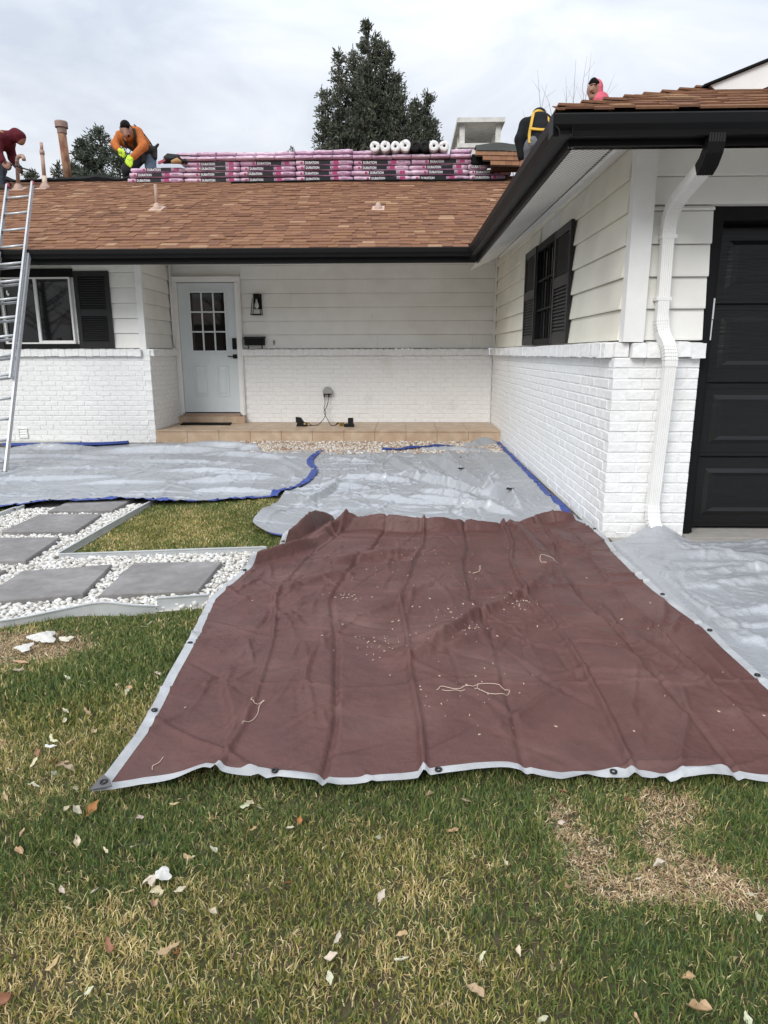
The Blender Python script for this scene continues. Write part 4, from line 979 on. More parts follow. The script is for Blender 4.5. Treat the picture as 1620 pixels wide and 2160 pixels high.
childw('hood', [(-4.90, 13.400, 5.20, .05, -4.86, 13.400, 5.09, .06), (-4.86, 13.400, 5.09, .06, -4.93, 13.310, 5.03, .035), (-5.03, 13.380, 5.12, .045, -4.96, 13.300, 5.02, .035), (-4.90, 13.400, 5.20, .05, -5.02, 13.400, 5.17, .05)], 'orange', p1)
childw('hair', [(-4.967, 13.285, 5.245, .088, -4.972, 13.235, 5.225, .082), (-4.885, 13.31, 5.20, .03, -5.045, 13.31, 5.20, .03), (-5.01, 13.185, 5.235, .034, -4.92, 13.185, 5.235, .034), (-4.965, 13.21, 5.262, .05, -4.965, 13.35, 5.2, .07)], 'hair', p1)
childw('beard', [(-4.99, 13.185, 5.075, .022, -4.92, 13.185, 5.075, .022), (-4.985, 13.178, 5.115, .009, -4.935, 13.178, 5.115, .009)], 'hair', p1, vox=.008, k=.015)
for x in (-4.995, -4.93):
    childw('eye', [(x, 13.185, 5.185, .011, x+.008, 13.185, 5.185, .011)], 'hair', p1, vox=.006, k=.01)
childw('jeans', hipx+legl+[(-4.63, 13.910, 4.83, .12, -4.62, 13.910, 4.80, .12)], 'jeans', p1, infl=.014)
childw('trouser_leg', legr, 'shadow_pants', p1, infl=.022)  # this leg is coloured near-black for trousers in shadow
childw('glove', hr, 'glove', p1, vox=.008, k=.012, infl=.009); childw('glove', hl, 'glove', p1, vox=.008, k=.012, infl=.009)
childw('boot', footl, 'boot', p1, infl=.012); childw('boot', footr, 'boot', p1, infl=.012)
bandw('harness', [(-4.82, 13.380, 5.19), (-4.80, 13.350, 5.05), (-4.82, 13.430, 4.90), (-4.68, 13.600, 4.80)], .045, 'strap', p1, (0, -1, .3), .02)
bandw('harness', [(-5.02, 13.330, 5.13), (-5.0, 13.310, 5.0), (-4.95, 13.400, 4.9), (-4.80, 13.600, 4.80)], .045, 'strap', p1, (0, -1, .3), .02)
bandw('harness', [(-4.80, 13.470, 5.245), (-4.66, 13.670, 5.12), (-4.52, 13.850, 4.93), (-4.50, 13.900, 4.85)], .05, 'strap', p1, (.7, -.2, .7), .02)
childw('tool_belt', [(-4.76, 13.730, 4.80, .06, -4.52, 13.790, 4.85, .07), (-4.47, 13.830, 4.84, .05, -4.49, 13.810, 4.72, .06), (-4.70, 13.710, 4.74, .05, -4.70, 13.710, 4.66, .05), (-4.46, 13.810, 4.87, .03, -4.40, 13.790, 4.93, .022)], 'strap', p1, k=.02)

# man in maroon at the left edge, bent over a pry bar
head = seg((-6.62, 12.60, 4.93, .088), (-6.575, 12.60, 4.88, .085), (-6.56, 12.59, 4.82, .05)); neck = [(-6.66, 12.6, 4.91, .06, -6.78, 12.6, 4.90, .07)]
torso = seg((-7.22, 12.66, 4.72, .14), (-7.02, 12.63, 4.84, .14), (-6.86, 12.60, 4.85, .145))+[(-6.84, 12.45, 4.85, .08, -6.84, 12.75, 4.86, .08)]
arml = seg((-6.86, 12.46, 4.83, .075), (-6.88, 12.40, 4.62, .058), (-6.79, 12.36, 4.47, .042)); armr = seg((-6.86, 12.74, 4.83, .075), (-6.84, 12.78, 4.62, .058), (-6.74, 12.70, 4.48, .042))
hl = hand((-6.78, 12.36, 4.46), (-6.70, 12.36, 4.40), (0, -.2, -1)); hr = hand((-6.73, 12.69, 4.47), (-6.66, 12.66, 4.42), (0, .2, -1))
hipx = [(-7.22, 12.57, 4.70, .12, -7.22, 12.75, 4.70, .12)]
legl = seg((-7.20, 12.56, 4.68, .11), (-6.99, 12.50, 4.42, .082), (-7.02, 12.56, 4.13, .058)); legr = seg((-7.22, 12.76, 4.68, .11), (-7.06, 12.76, 4.45, .082), (-7.16, 12.86, 4.24, .058))
footl = [(-7.03, 12.57, 4.10, .05, -6.86, 12.54, 4.085, .042)]; footr = [(-7.17, 12.87, 4.21, .05, -7.01, 12.86, 4.20, .042)]
p2 = body(head+neck+torso+arml+armr+hl+hr+hipx+legl+legr+footl+footr, 'man in a maroon hooded top bent over on the roof beside the vent pipes')
child('hoodie', torso+arml+armr, 'maroon', p2, infl=.014)
child('hood', seg((-6.64, 12.60, 4.945, .095), (-6.585, 12.60, 4.90, .094), (-6.575, 12.60, 4.85, .06))+[(-6.66, 12.6, 4.91, .085, -6.80, 12.6, 4.90, .10)], 'maroon', p2, infl=.006)
child('jeans', hipx+legl+legr, 'jeans', p2, infl=.014)
child('glove', hl, 'glove_black', p2, vox=.009, k=.015, infl=.006); child('glove', hr, 'glove_black', p2, vox=.009, k=.015, infl=.006)
child('boot', footl, 'boot', p2, infl=.014); child('boot', footr, 'boot', p2, infl=.014)
band('harness', [(-7.05, 12.50, 4.97), (-6.90, 12.46, 4.985), (-6.80, 12.47, 4.93), (-6.77, 12.47, 4.82)], .04, 'strap_tan', p2, (0, -.5, .8), .014)
b = MB(); b.tube([(-6.95, 12.36, 4.53), (-6.70, 12.36, 4.425), (-6.30, 12.40, 4.31), (-6.22, 12.42, 4.275)], [.012, .013, .012, .006], 8)
b.build('pry_bar', 'tool', label='long dark pry bar held by the man in maroon', cat='pry bar', smooth=True)

# man in black with a yellow harness seen from behind
head = seg((1.865, 10.12, 4.40, .085), (1.865, 10.16, 4.34, .08)); neck = [(1.855, 10.08, 4.33, .06, 1.845, 10.0, 4.27, .07)]
torso = seg((1.835, 9.74, 3.93, .14), (1.840, 9.84, 4.08, .145), (1.850, 9.96, 4.22, .16))+[(1.680, 9.96, 4.24, .075, 2.020, 9.96, 4.24, .075)]
arml = seg((1.670, 9.96, 4.23, .075), (1.600, 9.90, 4.05, .062), (1.625, 9.88, 3.84, .045)); armr = seg((2.030, 9.96, 4.23, .075), (2.130, 10.0, 4.03, .06), (2.100, 10.1, 3.82, .045))
hl = hand((1.627, 9.88, 3.82), (1.660, 9.88, 3.72), (1, .2, 0)); hr = hand((2.100, 10.11, 3.80), (2.090, 10.16, 3.72), (-1, .2, 0))
hipx = [(1.755, 9.73, 3.91, .12, 1.920, 9.73, 3.91, .12)]
legl = seg((1.755, 9.74, 3.88, .11), (1.740, 9.86, 3.47, .08), (1.760, 9.78, 3.06, .058)); legr = seg((1.920, 9.74, 3.88, .11), (1.960, 9.95, 3.50, .08), (1.980, 9.88, 3.13, .058))
footl = [(1.760, 9.77, 3.02, .05, 1.760, 9.96, 3.04, .04)]; footr = [(1.980, 9.87, 3.09, .05, 1.980, 10.06, 3.12, .04)]
p3 = body(head+neck+torso+arml+armr+hl+hr+hipx+legl+legr+footl+footr, 'man in a black jacket and yellow harness seen from behind above the gutter corner')
child('jacket', torso+arml+armr, 'blackcoat', p3, infl=.015)
child('hood', head+[(1.860, 10.06, 4.35, .08, 1.850, 10.0, 4.29, .10)], 'blackcoat', p3, infl=.014)
child('jeans', hipx+legl+legr, 'jeans_grey', p3, infl=.016)
child('boot', footl, 'boot', p3, infl=.014); child('boot', footr, 'boot', p3, infl=.014)
yb = lambda z: 9.60+(z-3.93)*.66
for pts in ([(1.760, yb(4.36)+.05, 4.385), (1.735, yb(4.30), 4.31), (1.700, yb(4.16)-.02, 4.18), (1.675, yb(4.05)+.01, 4.05), (1.675, yb(3.96), 3.93)],
            [(1.875, yb(4.36)+.05, 4.385), (1.910, yb(4.30), 4.31), (1.960, yb(4.16), 4.18), (1.985, yb(4.05)+.03, 4.05), (1.990, yb(3.96), 3.93)],
            [(1.765, yb(4.36)+.03, 4.38), (1.815, yb(4.36)+.01, 4.39), (1.870, yb(4.36)+.03, 4.38)], [(1.690, yb(4.09)-.03, 4.115), (1.830, yb(4.08)-.06, 4.09), (1.980, yb(4.09)-.02, 4.115)]):
    band('harness', pts, .034, 'strap_y', p3, (0, -1, .5), .014)
band('belt', [(1.680, yb(3.9)+.02, 3.87), (1.820, yb(3.9)-.05, 3.885), (1.980, yb(3.9)+.02, 3.87)], .04, 'strap', p3, (0, -1, .2), .012)

p3.location.x -= .07; p3.location.z -= .02
# man in pink squatting behind the hip
hz = 4.30
head = seg((2.232, 9.0, hz+.035, .074), (2.222, 8.985, hz-.01, .071), (2.205, 8.955, hz-.085, .045))+[(2.185, 8.92, hz+.005, .010, 2.172, 8.905, hz-.028, .0155)]
neck = [(2.26, 9.02, hz-.05, .06, 2.34, 9.06, hz-.10, .085)]
torso = seg((2.50, 9.10, 3.55, .145), (2.44, 9.09, 3.85, .14), (2.345, 9.06, 4.12, .125))+[(2.30, 8.95, 4.175, .07, 2.37, 9.20, 4.16, .07)]
arml = seg((2.30, 8.94, 4.17, .072), (2.36, 8.82, 3.90, .06), (2.20, 8.80, 3.66, .045)); armr = seg((2.37, 9.20, 4.15, .07), (2.33, 9.26, 3.88, .06), (2.16, 9.12, 3.68, .045))
hl = hand((2.19, 8.80, 3.63), (2.11, 8.82, 3.58), (0, -1, 0)); hr = hand((2.15, 9.11, 3.65), (2.08, 9.08, 3.60), (0, 1, 0))
hipx = [(2.50, 8.99, 3.54, .12, 2.50, 9.20, 3.54, .12)]
legl = seg((2.49, 8.98, 3.53, .11), (2.22, 8.88, 3.58, .082), (2.40, 8.90, 3.28, .058)); legr = seg((2.49, 9.20, 3.53, .11), (2.22, 9.26, 3.58, .082), (2.40, 9.24, 3.28, .058))
footl = [(2.40, 8.90, 3.27, .05, 2.22, 8.88, 3.195, .04)]; footr = [(2.40, 9.24, 3.27, .05, 2.22, 9.26, 3.195, .04)]
p4 = body(head+neck+torso+arml+armr+hl+hr+hipx+legl+legr+footl+footr, 'man in a pink hooded top looking down from the garage roof', vox=.0115)
child('hoodie', torso+arml+armr, 'pinkhood', p4, infl=.014)
child('hood', [(2.262, 9.035, hz+.05, .076, 2.27, 9.045, hz-.05, .074), (2.275, 9.045, hz-.05, .074, 2.285, 9.03, hz-.14, .08), (2.225, 9.03, hz+.072, .044, 2.255, 9.03, hz+.085, .044), (2.26, 8.93, hz-.09, .035, 2.24, 8.95, hz-.14, .04), (2.27, 8.955, hz+.02, .04, 2.275, 8.95, hz-.08, .04)], 'pinkhood', p4, k=.03)
child('hair', [(2.205, 8.965, hz+.075, .042, 2.24, 8.945, hz+.06, .032), (2.185, 8.985, hz+.065, .03, 2.215, 8.97, hz+.09, .035)], 'hair', p4, vox=.009, k=.02)
for a, b_, c in ((2.182, 8.922, hz+.018), (2.220, 8.911, hz+.018)): child('eyebrow', [(a-.012, b_+.004, c+.012, .0085, a+.012, b_, c+.014, .0085), (a-.004, b_+.004, c-.010, .0085, a+.006, b_+.002, c-.010, .0085)], 'hair', p4, vox=.006, k=.006)
child('beard', [(2.190, 8.938, hz-.105, .016, 2.225, 8.930, hz-.098, .014), (2.186, 8.912, hz-.060, .0065, 2.212, 8.906, hz-.056, .0065)], 'hair', p4, vox=.007, k=.010)
child('trousers', hipx+legl+legr, 'jeans_grey', p4, infl=.014)
child('boot', footl, 'boot', p4, infl=.014); child('boot', footr, 'boot', p4, infl=.014)

# ------------------------------------------------------------------ ladder
lad = empty('ladder', 'aluminium extension ladder leaning on the gutter over the bedroom window', 'ladder', (-4.55, 7.2, .03))
F0 = np.array([-4.36, 7.20, .03]); T0 = np.array([-4.85, 9.55, 3.48]); ld = (T0-F0)/np.linalg.norm(T0-F0); LL = np.linalg.norm(T0-F0)
sx = np.array([-1., 0, 0]); sx = sx-ld*(sx@ld); sx /= np.linalg.norm(sx); bk = np.cross(sx, ld); bk = bk if bk[1] > 0 else -bk      # bk: away from the climber, towards the wall
def rail(a, b, off, back, w=.022, d=.056):
    m = MB(); P = [F0+ld*a+sx*off+bk*back, F0+ld*b+sx*off+bk*back]; vs = []
    t = .006
    pr = [(0, -d/2), (w, -d/2), (w, -d/2+t), (t, -d/2+t), (t, d/2-t), (w, d/2-t), (w, d/2), (0, d/2)]
    if off > .2: pr = [(-x, y) for x, y in pr]
    for p in P:
        for x, y in pr: vs.append(p+sx*x+bk*y)
    n = len(pr); m.quadf(vs, [(k, (k+1) % n, n+(k+1) % n, n+k) for k in range(n)]+[tuple(range(n)), tuple(range(n, 2*n))]); return m
FB, FT = LL*.285, LL; BT = LL*.745
for o in (.0, .395): rail(0, BT, o, .062).build('rail', 'alu', lad)
for o in (.022, .373): rail(FB, FT, o, .0).build('rail', 'alu', lad)
for o in (.022, .345):
    p = F0+ld*FT+sx*o; m = MB(); m.tube([p-ld*.03+sx*.014, p+ld*.022+sx*.014], .022, 8); m.build('end_cap', 'redprint', lad)
st = .272
k = 0; s = .17
while s < BT-.05:
    m = MB(); m.tube([F0+ld*s+sx*.003+bk*.07, F0+ld*s+sx*.392+bk*.07], .0155, 10); m.build('rung', 'alu_dark', lad, smooth=True); s += st
s = FB+.06
while s < FT-.05:
    m = MB(); m.tube([F0+ld*s+sx*.026, F0+ld*s+sx*.369], .0155, 10); m.build('rung', 'alu', lad, smooth=True); s += st
for o in (0, .395):
    p = F0+sx*(o-.014 if o else .014)+bk*.07; m = MB(); m.tube([p+np.array([-.02, -.04, .02]), p+np.array([.02, .03, .02])], .03, 8); m.build('foot', 'rubber', lad)
p = F0+ld*(BT*.79)+sx*.2; m = MB(); m.tube(spline([p, p+np.array([0, -.005, -.03]), p+np.array([.012, -.005, -.055]), p+np.array([.02, -.005, -.03])]), .006, 6); m.build('hook', 'alu', lad)
p = F0+ld*(FB+.65)+sx*.02; m = MB(); m.tube([p, p+np.array([-.05, -.02, -.05]), p+np.array([-.05, -.02, -.15])], .012, 6); m.build('rung_lock', 'alu', lad)

# ------------------------------------------------------------------ path: pavers, edging, stones
def paver(poly, label, z=.048):
    c = np.mean(poly, 0); b = MB(); t = [(c+(np.array(p)-c)*.985) for p in poly]
    vs = [(*p, -.02) for p in poly]+[(*p, z-.006) for p in poly]+[(*p, z) for p in t]
    b.quadf(vs, [(k, (k+1) % 4, 4+(k+1) % 4, 4+k) for k in range(4)]+[(4+k, 4+(k+1) % 4, 8+(k+1) % 4, 8+k) for k in range(4)]+[(8, 9, 10, 11)])
    b.build('paver', 'paver', label=label, cat='paver', group='square stepping pavers in the white gravel')
PV = [([(-2.885, 5.30), (-2.37, 5.34), (-2.37, 5.86), (-2.885, 5.82)], 'grey square paver half hidden under the silver tarp'),
      ([(-2.885, 4.655), (-2.355, 4.665), (-2.40, 5.205), (-2.89, 5.18)], 'grey square paver second from the silver tarp'),
      ([(-2.86, 3.95), (-2.328, 3.955), (-2.385, 4.50), (-2.91, 4.475)], 'grey square paver third from the silver tarp, cut by the picture edge'),
      ([(-2.86, 3.20), (-2.33, 3.245), (-2.345, 3.775), (-2.88, 3.73)], 'grey square paver of which only a corner shows at the picture edge'),
      ([(-2.09, 3.262), (-1.70, 3.372), (-1.76, 3.892), (-2.21, 3.752)], 'grey square paver between the gravel corner and the paver nearest the brown tarp'),
      ([(-1.605, 3.362), (-1.10, 3.445), (-1.108, 3.962), (-1.64, 3.922)], 'grey square paver nearest the brown tarp')]
PV[4] = ([(-2.20, 3.235), (-1.70, 3.372), (-1.76, 3.892), (-2.235, 3.745)], PV[4][1])
for p, l in PV: paver(p, l)
def edging(pts, h, label, mt='metal'):
    P = spline([(x, y, 0) for x, y in pts], 8); b = MB(); n = len(P); vs = []
    hh = h if callable(h) else (lambda t: h)
    for i, p in enumerate(P):
        t = np.array(P[min(i+1, n-1)])-np.array(P[max(i-1, 0)]); t /= np.linalg.norm(t); q = np.array([-t[1], t[0], 0])*.0025; z = hh(i/(n-1)); p = np.array(p)
        vs += [p-q+(0, 0, -.03), p+q+(0, 0, -.03), p+q+(0, 0, z), p-q+(0, 0, z), p-q*3+(0, 0, z+.002), p+q*3+(0, 0, z+.002), p+q*3+(0, 0, z+.008), p-q*3+(0, 0, z+.008)]
    fs = []
    for i in range(n-1):
        for a in (0, 4):
            for k in range(4): fs.append((8*i+a+k, 8*i+a+(k+1) % 4, 8*i+8+a+(k+1) % 4, 8*i+8+a+k))
    for a in (0, 4): fs += [(a, a+1, a+2, a+3), (8*n-8+a, 8*n-7+a, 8*n-6+a, 8*n-5+a)]
    b.quadf(vs, fs); b.build('edging', mt, label=label, cat='edging', group='metal edging strips around the path')
edging([(-2.178, 5.72), (-2.18, 5.6), (-2.195, 4.9), (-2.20, 4.12)], .045, 'metal edging between the gravel path and the grass triangle, running towards the house')
edging([(-2.19, 4.105), (-1.75, 4.17), (-1.35, 4.235), (-.95, 4.29), (-.90, 4.295)], .04, 'metal edging along the near side of the grass triangle')
edging([(-2.7, 3.0), (-2.2, 2.985), (-1.94, 3.02), (-1.70, 3.155), (-1.54, 3.185), (-1.38, 3.185), (-1.255, 3.225)], lambda t: .030+.036*math.exp(-((t-.72)/.2)**2), 'wavy metal edging below the gravel, beside the bare soil')
edging([(-1.262, 3.265), (-1.15, 3.29), (-1.04, 3.315), (-1.01, 3.32)], .062, 'short straight piece of metal edging running under the brown tarp')
edging([(-3.19, 5.5), (-3.195, 5.4), (-3.23, 5.2), (-3.24, 3.0)], .045, 'metal edging on the far side of the path by the picture edge')
ICO_V = []; gphi = (1+5**.5)/2
for a in (-1, 1):
    for b_ in (-gphi, gphi): ICO_V += [(0, a, b_), (a, b_, 0), (b_, 0, a)]
ICO_V = np.array(ICO_V)/math.sqrt(1+gphi**2)
def hull_faces(V):
    F = []
    for i in range(12):
        for j in range(i+1, 12):
            for k in range(j+1, 12):
                n = np.cross(V[j]-V[i], V[k]-V[i]); d = (V-V[i])@n
                if (d < 1e-6).all(): F.append((i, j, k))
                elif (d > -1e-6).all(): F.append((i, k, j))
    return np.array(F)
ICO_F = hull_faces(ICO_V)
def stones(name, pts, size, cols, seed, z0=.004):
    r = np.random.default_rng(seed); n = len(pts); V = np.repeat(ICO_V[None], n, 0)*(1+.22*r.standard_normal((n, 12, 1)).clip(-1.5, 1.5))
    s = size*r.uniform(.6, 1.35, (n, 1, 1))*np.stack([r.uniform(.9, 1.5, n), r.uniform(.7, 1.1, n), r.uniform(.5, .85, n)], 1)[:, None, :]; V = V*s
    t = r.random(n)*6.28; c, q = np.cos(t)[:, None], np.sin(t)[:, None]; X = V[..., 0]*c-V[..., 1]*q; Y = V[..., 0]*q+V[..., 1]*c
    ti = r.normal(0, .25, n)[:, None]; Z = V[..., 2]+X*ti; h = np.array([p[2] for p in pts])[:, None]
    V = np.stack([X+pts[:, 0:1], Y+pts[:, 1:2], Z+h+z0], -1).reshape(-1, 3); F = (ICO_F[None]+12*np.arange(n)[:, None, None]).reshape(-1, 3)
    col = np.array(cols)[r.integers(0, len(cols), n)]*r.uniform(.85, 1.08, (n, 1)); me = npmesh(name, V, F, 'stone', np.repeat(col, 12, 0), smooth=False)
    return put(link(name, me), kind='stuff')
def inside(poly, x, y):
    c = np.zeros(len(x), bool); P = list(poly)
    for (x0, y0), (x1, y1) in zip(P, P[1:]+P[:1]):
        c ^= ((y0 > y) != (y1 > y)) & (x < (x1-x0)*(y-y0)/((y1-y0) or 1e-9)+x0)
    return c
BED = [(-3.2, 3.05), (-1.94, 3.05), (-1.69, 3.20), (-1.25, 3.27), (-.97, 3.32), (-.90, 4.2), (-.945, 4.25), (-2.22, 4.08), (-2.20, 5.68), (-2.6, 5.62), (-3.2, 5.45)]
def fill(poly, dens, seed, avoid=()):
    r = np.random.default_rng(seed); a = np.array(poly); lo, hi = a.min(0), a.max(0); n = int((hi-lo).prod()*dens); x = r.uniform(lo[0], hi[0], n); y = r.uniform(lo[1], hi[1], n); k = inside(poly, x, y)
    for q in avoid: k &= ~inside(q, x, y)
    return x[k], y[k]
WHITE = [(.66, .645, .61), (.72, .71, .68), (.60, .58, .54), (.66, .63, .56), (.50, .47, .42), (.74, .73, .71)]
av = [[tuple(np.mean(p, 0)+(np.array(q)-np.mean(p, 0))*1.02) for q in p] for p, _ in PV]
x, y = fill(BED, 5000, 3, av); st0 = np.c_[x, y, np.where(np.arange(len(x)) % 3 == 0, .020, .008)]
stones('gravel', st0, .0126, WHITE, 5)
x, y = fill([(-2.45, 8.6), (1.3, 8.9), (1.4, 9.98), (-2.45, 9.98)], 1500, 4); stones('gravel', np.c_[x, y, np.where(np.arange(len(x)) % 3 == 0, .022, .008)], .02, [(.56, .49, .41), (.64, .59, .52), (.46, .33, .25), (.68, .65, .60), (.34, .22, .16), (.60, .52, .43)], 6)
# ------------------------------------------------------------------ tarps
def arc(poly, n):
    p = np.array(poly, float); d = np.r_[0, np.cumsum(np.linalg.norm(np.diff(p, axis=0), axis=1))]; u = d/d[-1]
    t = np.asarray(n); return np.c_[np.interp(t, u, p[:, 0]), np.interp(t, u, p[:, 1])], d[-1]
def smooth_poly(p, k=6): return [q[:2] for q in spline([(x, y, 0) for x, y in p], k)]
def creases(x, y, n, box, seed, h=(.004, .012), w=(.012, .04), l=(.15, .7), ang=None):
    """random straight creases: small raised or sunken folds of a plastic sheet"""
    r = np.random.default_rng(seed); z = np.zeros_like(x)
    for _ in range(n):
        cx, cy = r.uniform(box[0], box[1]), r.uniform(box[2], box[3]); a = r.normal(*ang) if ang else r.uniform(0, math.pi)
        L_ = r.uniform(*l)/2; ww = r.uniform(*w); hh = r.uniform(*h)*r.choice([1, 1, -.7]); c, s = math.cos(a), math.sin(a)
        u = (x-cx)*c+(y-cy)*s; v = -(x-cx)*s+(y-cy)*c+ww*.8*np.sin(u*9+cx*7)
        z += hh*np.clip(1-np.abs(v)/ww, 0, 1)*np.clip(1-np.abs(u)/L_, 0, 1)**.5
    return z
def ridge(x, y, a, b, h, w, steep=.38):
    """fold of the sheet: gentle on one side, steep on the other"""
    a = np.array(a); b = np.array(b); d = b-a; l = np.linalg.norm(d); d = d/l; u = (x-a[0])*d[0]+(y-a[1])*d[1]; v = -(x-a[0])*d[1]+(y-a[1])*d[0]
    v = v+.18*w*np.sin(u/l*7+a[0]*9); t = np.clip(u/l, 0, 1); o = np.hypot(np.maximum(-u, 0), np.maximum(u-l, 0)); ww = np.where(v > 0, w*1.7, w*steep*1.7); e = np.abs(v)/ww+o/w
    return h*np.clip(1-e, 0, 1)**1.15*(.35+.65*np.sin(math.pi*np.clip(t*.9+.05, 0, 1)))
def tarp(name, label, front, back, left, right, nu, nv, zf, mt, hems, hemw, hem_mt):
    """sheet stretched over four border lines; hems: sides with a border strip, which becomes a part"""
    lf = arc(front, [0])[1]; ll = arc(left, [0])[1]
    u = np.linspace(0, 1, nu); v = np.linspace(0, 1, nv); hu, hv = hemw/lf, hemw/ll
    for s, arr in (('l', 'u'), ('r', 'u'), ('f', 'v'), ('b', 'v')):
        if s in hems:
            if s == 'l': u = np.r_[0, hu/2, hu, u[u > hu*1.2]]
            if s == 'r': u = np.r_[u[u < 1-hu*1.2], 1-hu, 1-hu/2, 1]
            if s == 'f': v = np.r_[0, hv/2, hv, v[v > hv*1.2]]
            if s == 'b': v = np.r_[v[v < 1-hv*1.2], 1-hv, 1-hv/2, 1]
    Fp = arc(front, u)[0]; Bp = arc(back, u)[0]; Lp = arc(left, v)[0]; Rp = arc(right, v)[0]; U, Vv = np.meshgrid(u, v, indexing='ij')
    P = (1-Vv)[..., None]*Fp[:, None]+Vv[..., None]*Bp[:, None]+(1-U)[..., None]*Lp[None]+U[..., None]*Rp[None]
    P -= ((1-U)*(1-Vv))[..., None]*Fp[0]+(U*(1-Vv))[..., None]*Fp[-1]+((1-U)*Vv)[..., None]*Bp[0]+(U*Vv)[..., None]*Bp[-1]
    X, Y = P[..., 0], P[..., 1]; Z = zf(X, Y, U*lf, Vv*ll, (1-U)*lf, (1-Vv)*ll); V3 = np.stack([X, Y, Z], -1).reshape(-1, 3); b = len(v)
    i, j = np.meshgrid(np.arange(len(u)-1), np.arange(b-1), indexing='ij'); Q = np.stack([i*b+j, (i+1)*b+j, (i+1)*b+j+1, i*b+j+1], -1)
    uc = (u[:-1]+u[1:])/2; vc = (v[:-1]+v[1:])/2; h = np.zeros(i.shape, bool)
    if 'l' in hems: h |= (uc < hu)[:, None]
    if 'r' in hems: h |= (uc > 1-hu)[:, None]
    if 'f' in hems: h |= (vc < hv)[None]
    if 'b' in hems: h |= (vc > 1-hv)[None]
    root = put(link(name, npmesh(name, V3, Q[~h], mt, smooth=True)), label, 'tarp', 'tarps spread in front of the house')
    if h.any():
        me = npmesh('hem', V3+np.array([0, 0, .0012]), Q[h], hem_mt, smooth=True); _child('hem', me, root)
    ev = lambda a, c: V3.reshape(len(u), b, 3)[np.argmin(np.abs(u-a)), np.argmin(np.abs(v-c))]
    return root, ev, (lf, ll)
def grommet(root, p, r=.0115):
    m = MB(); n = 14; vs = []
    for (q, h) in ((r, 0), (r, .0045), (r*.8, .006), (r*.5, .004), (r*.45, -.002)):
        for k in range(n): vs.append((p[0]+q*math.cos(2*math.pi*k/n), p[1]+q*math.sin(2*math.pi*k/n), p[2]+h+.002))
    m.quadf(vs, [(i*n+k, i*n+(k+1) % n, (i+1)*n+(k+1) % n, (i+1)*n+k) for i in range(4) for k in range(n)]); m.build('grommet', 'grommet', root, smooth=True)

# brown tarp in the foreground
bf = [(-.892, 1.700), (-.774, 1.758), (-.668, 1.790), (-.60, 1.812), (-.526, 1.80), (-.439, 1.797), (-.39, 1.80), (-.294, 1.788), (-.208, 1.781), (-.145, 1.787), (-.068, 1.805), (.032, 1.818), (.118, 1.829), (.222, 1.846), (.326, 1.852), (.422, 1.842), (.489, 1.833), (.554, 1.846), (.638, 1.846), (.718, 1.832), (.797, 1.806), (.856, 1.826), (.935, 1.843), (1.02, 1.846), (1.098, 1.837), (1.40, 1.83)]
br = [(1.40, 1.83), (1.41, 2.441), (1.416, 2.683), (1.422, 2.983), (1.397, 3.232), (1.373, 3.456), (1.363, 3.762), (1.364, 4.113), (1.405, 4.557), (1.377, 4.952), (1.307, 5.222)]
bl = [(-.892, 1.700), (-.882, 2.004), (-.894, 2.188), (-.917, 2.423), (-.94, 2.757), (-1.0, 3.283), (-.967, 3.542), (-.937, 3.75), (-.907, 4.002), (-.813, 4.299), (-.718, 4.732), (-.636, 4.93)]
bb = [(-.636, 4.93), (-.509, 5.02), (-.385, 4.93), (0., 4.91), (.346, 4.89), (.705, 4.99), (.976, 5.12), (1.307, 5.222)]
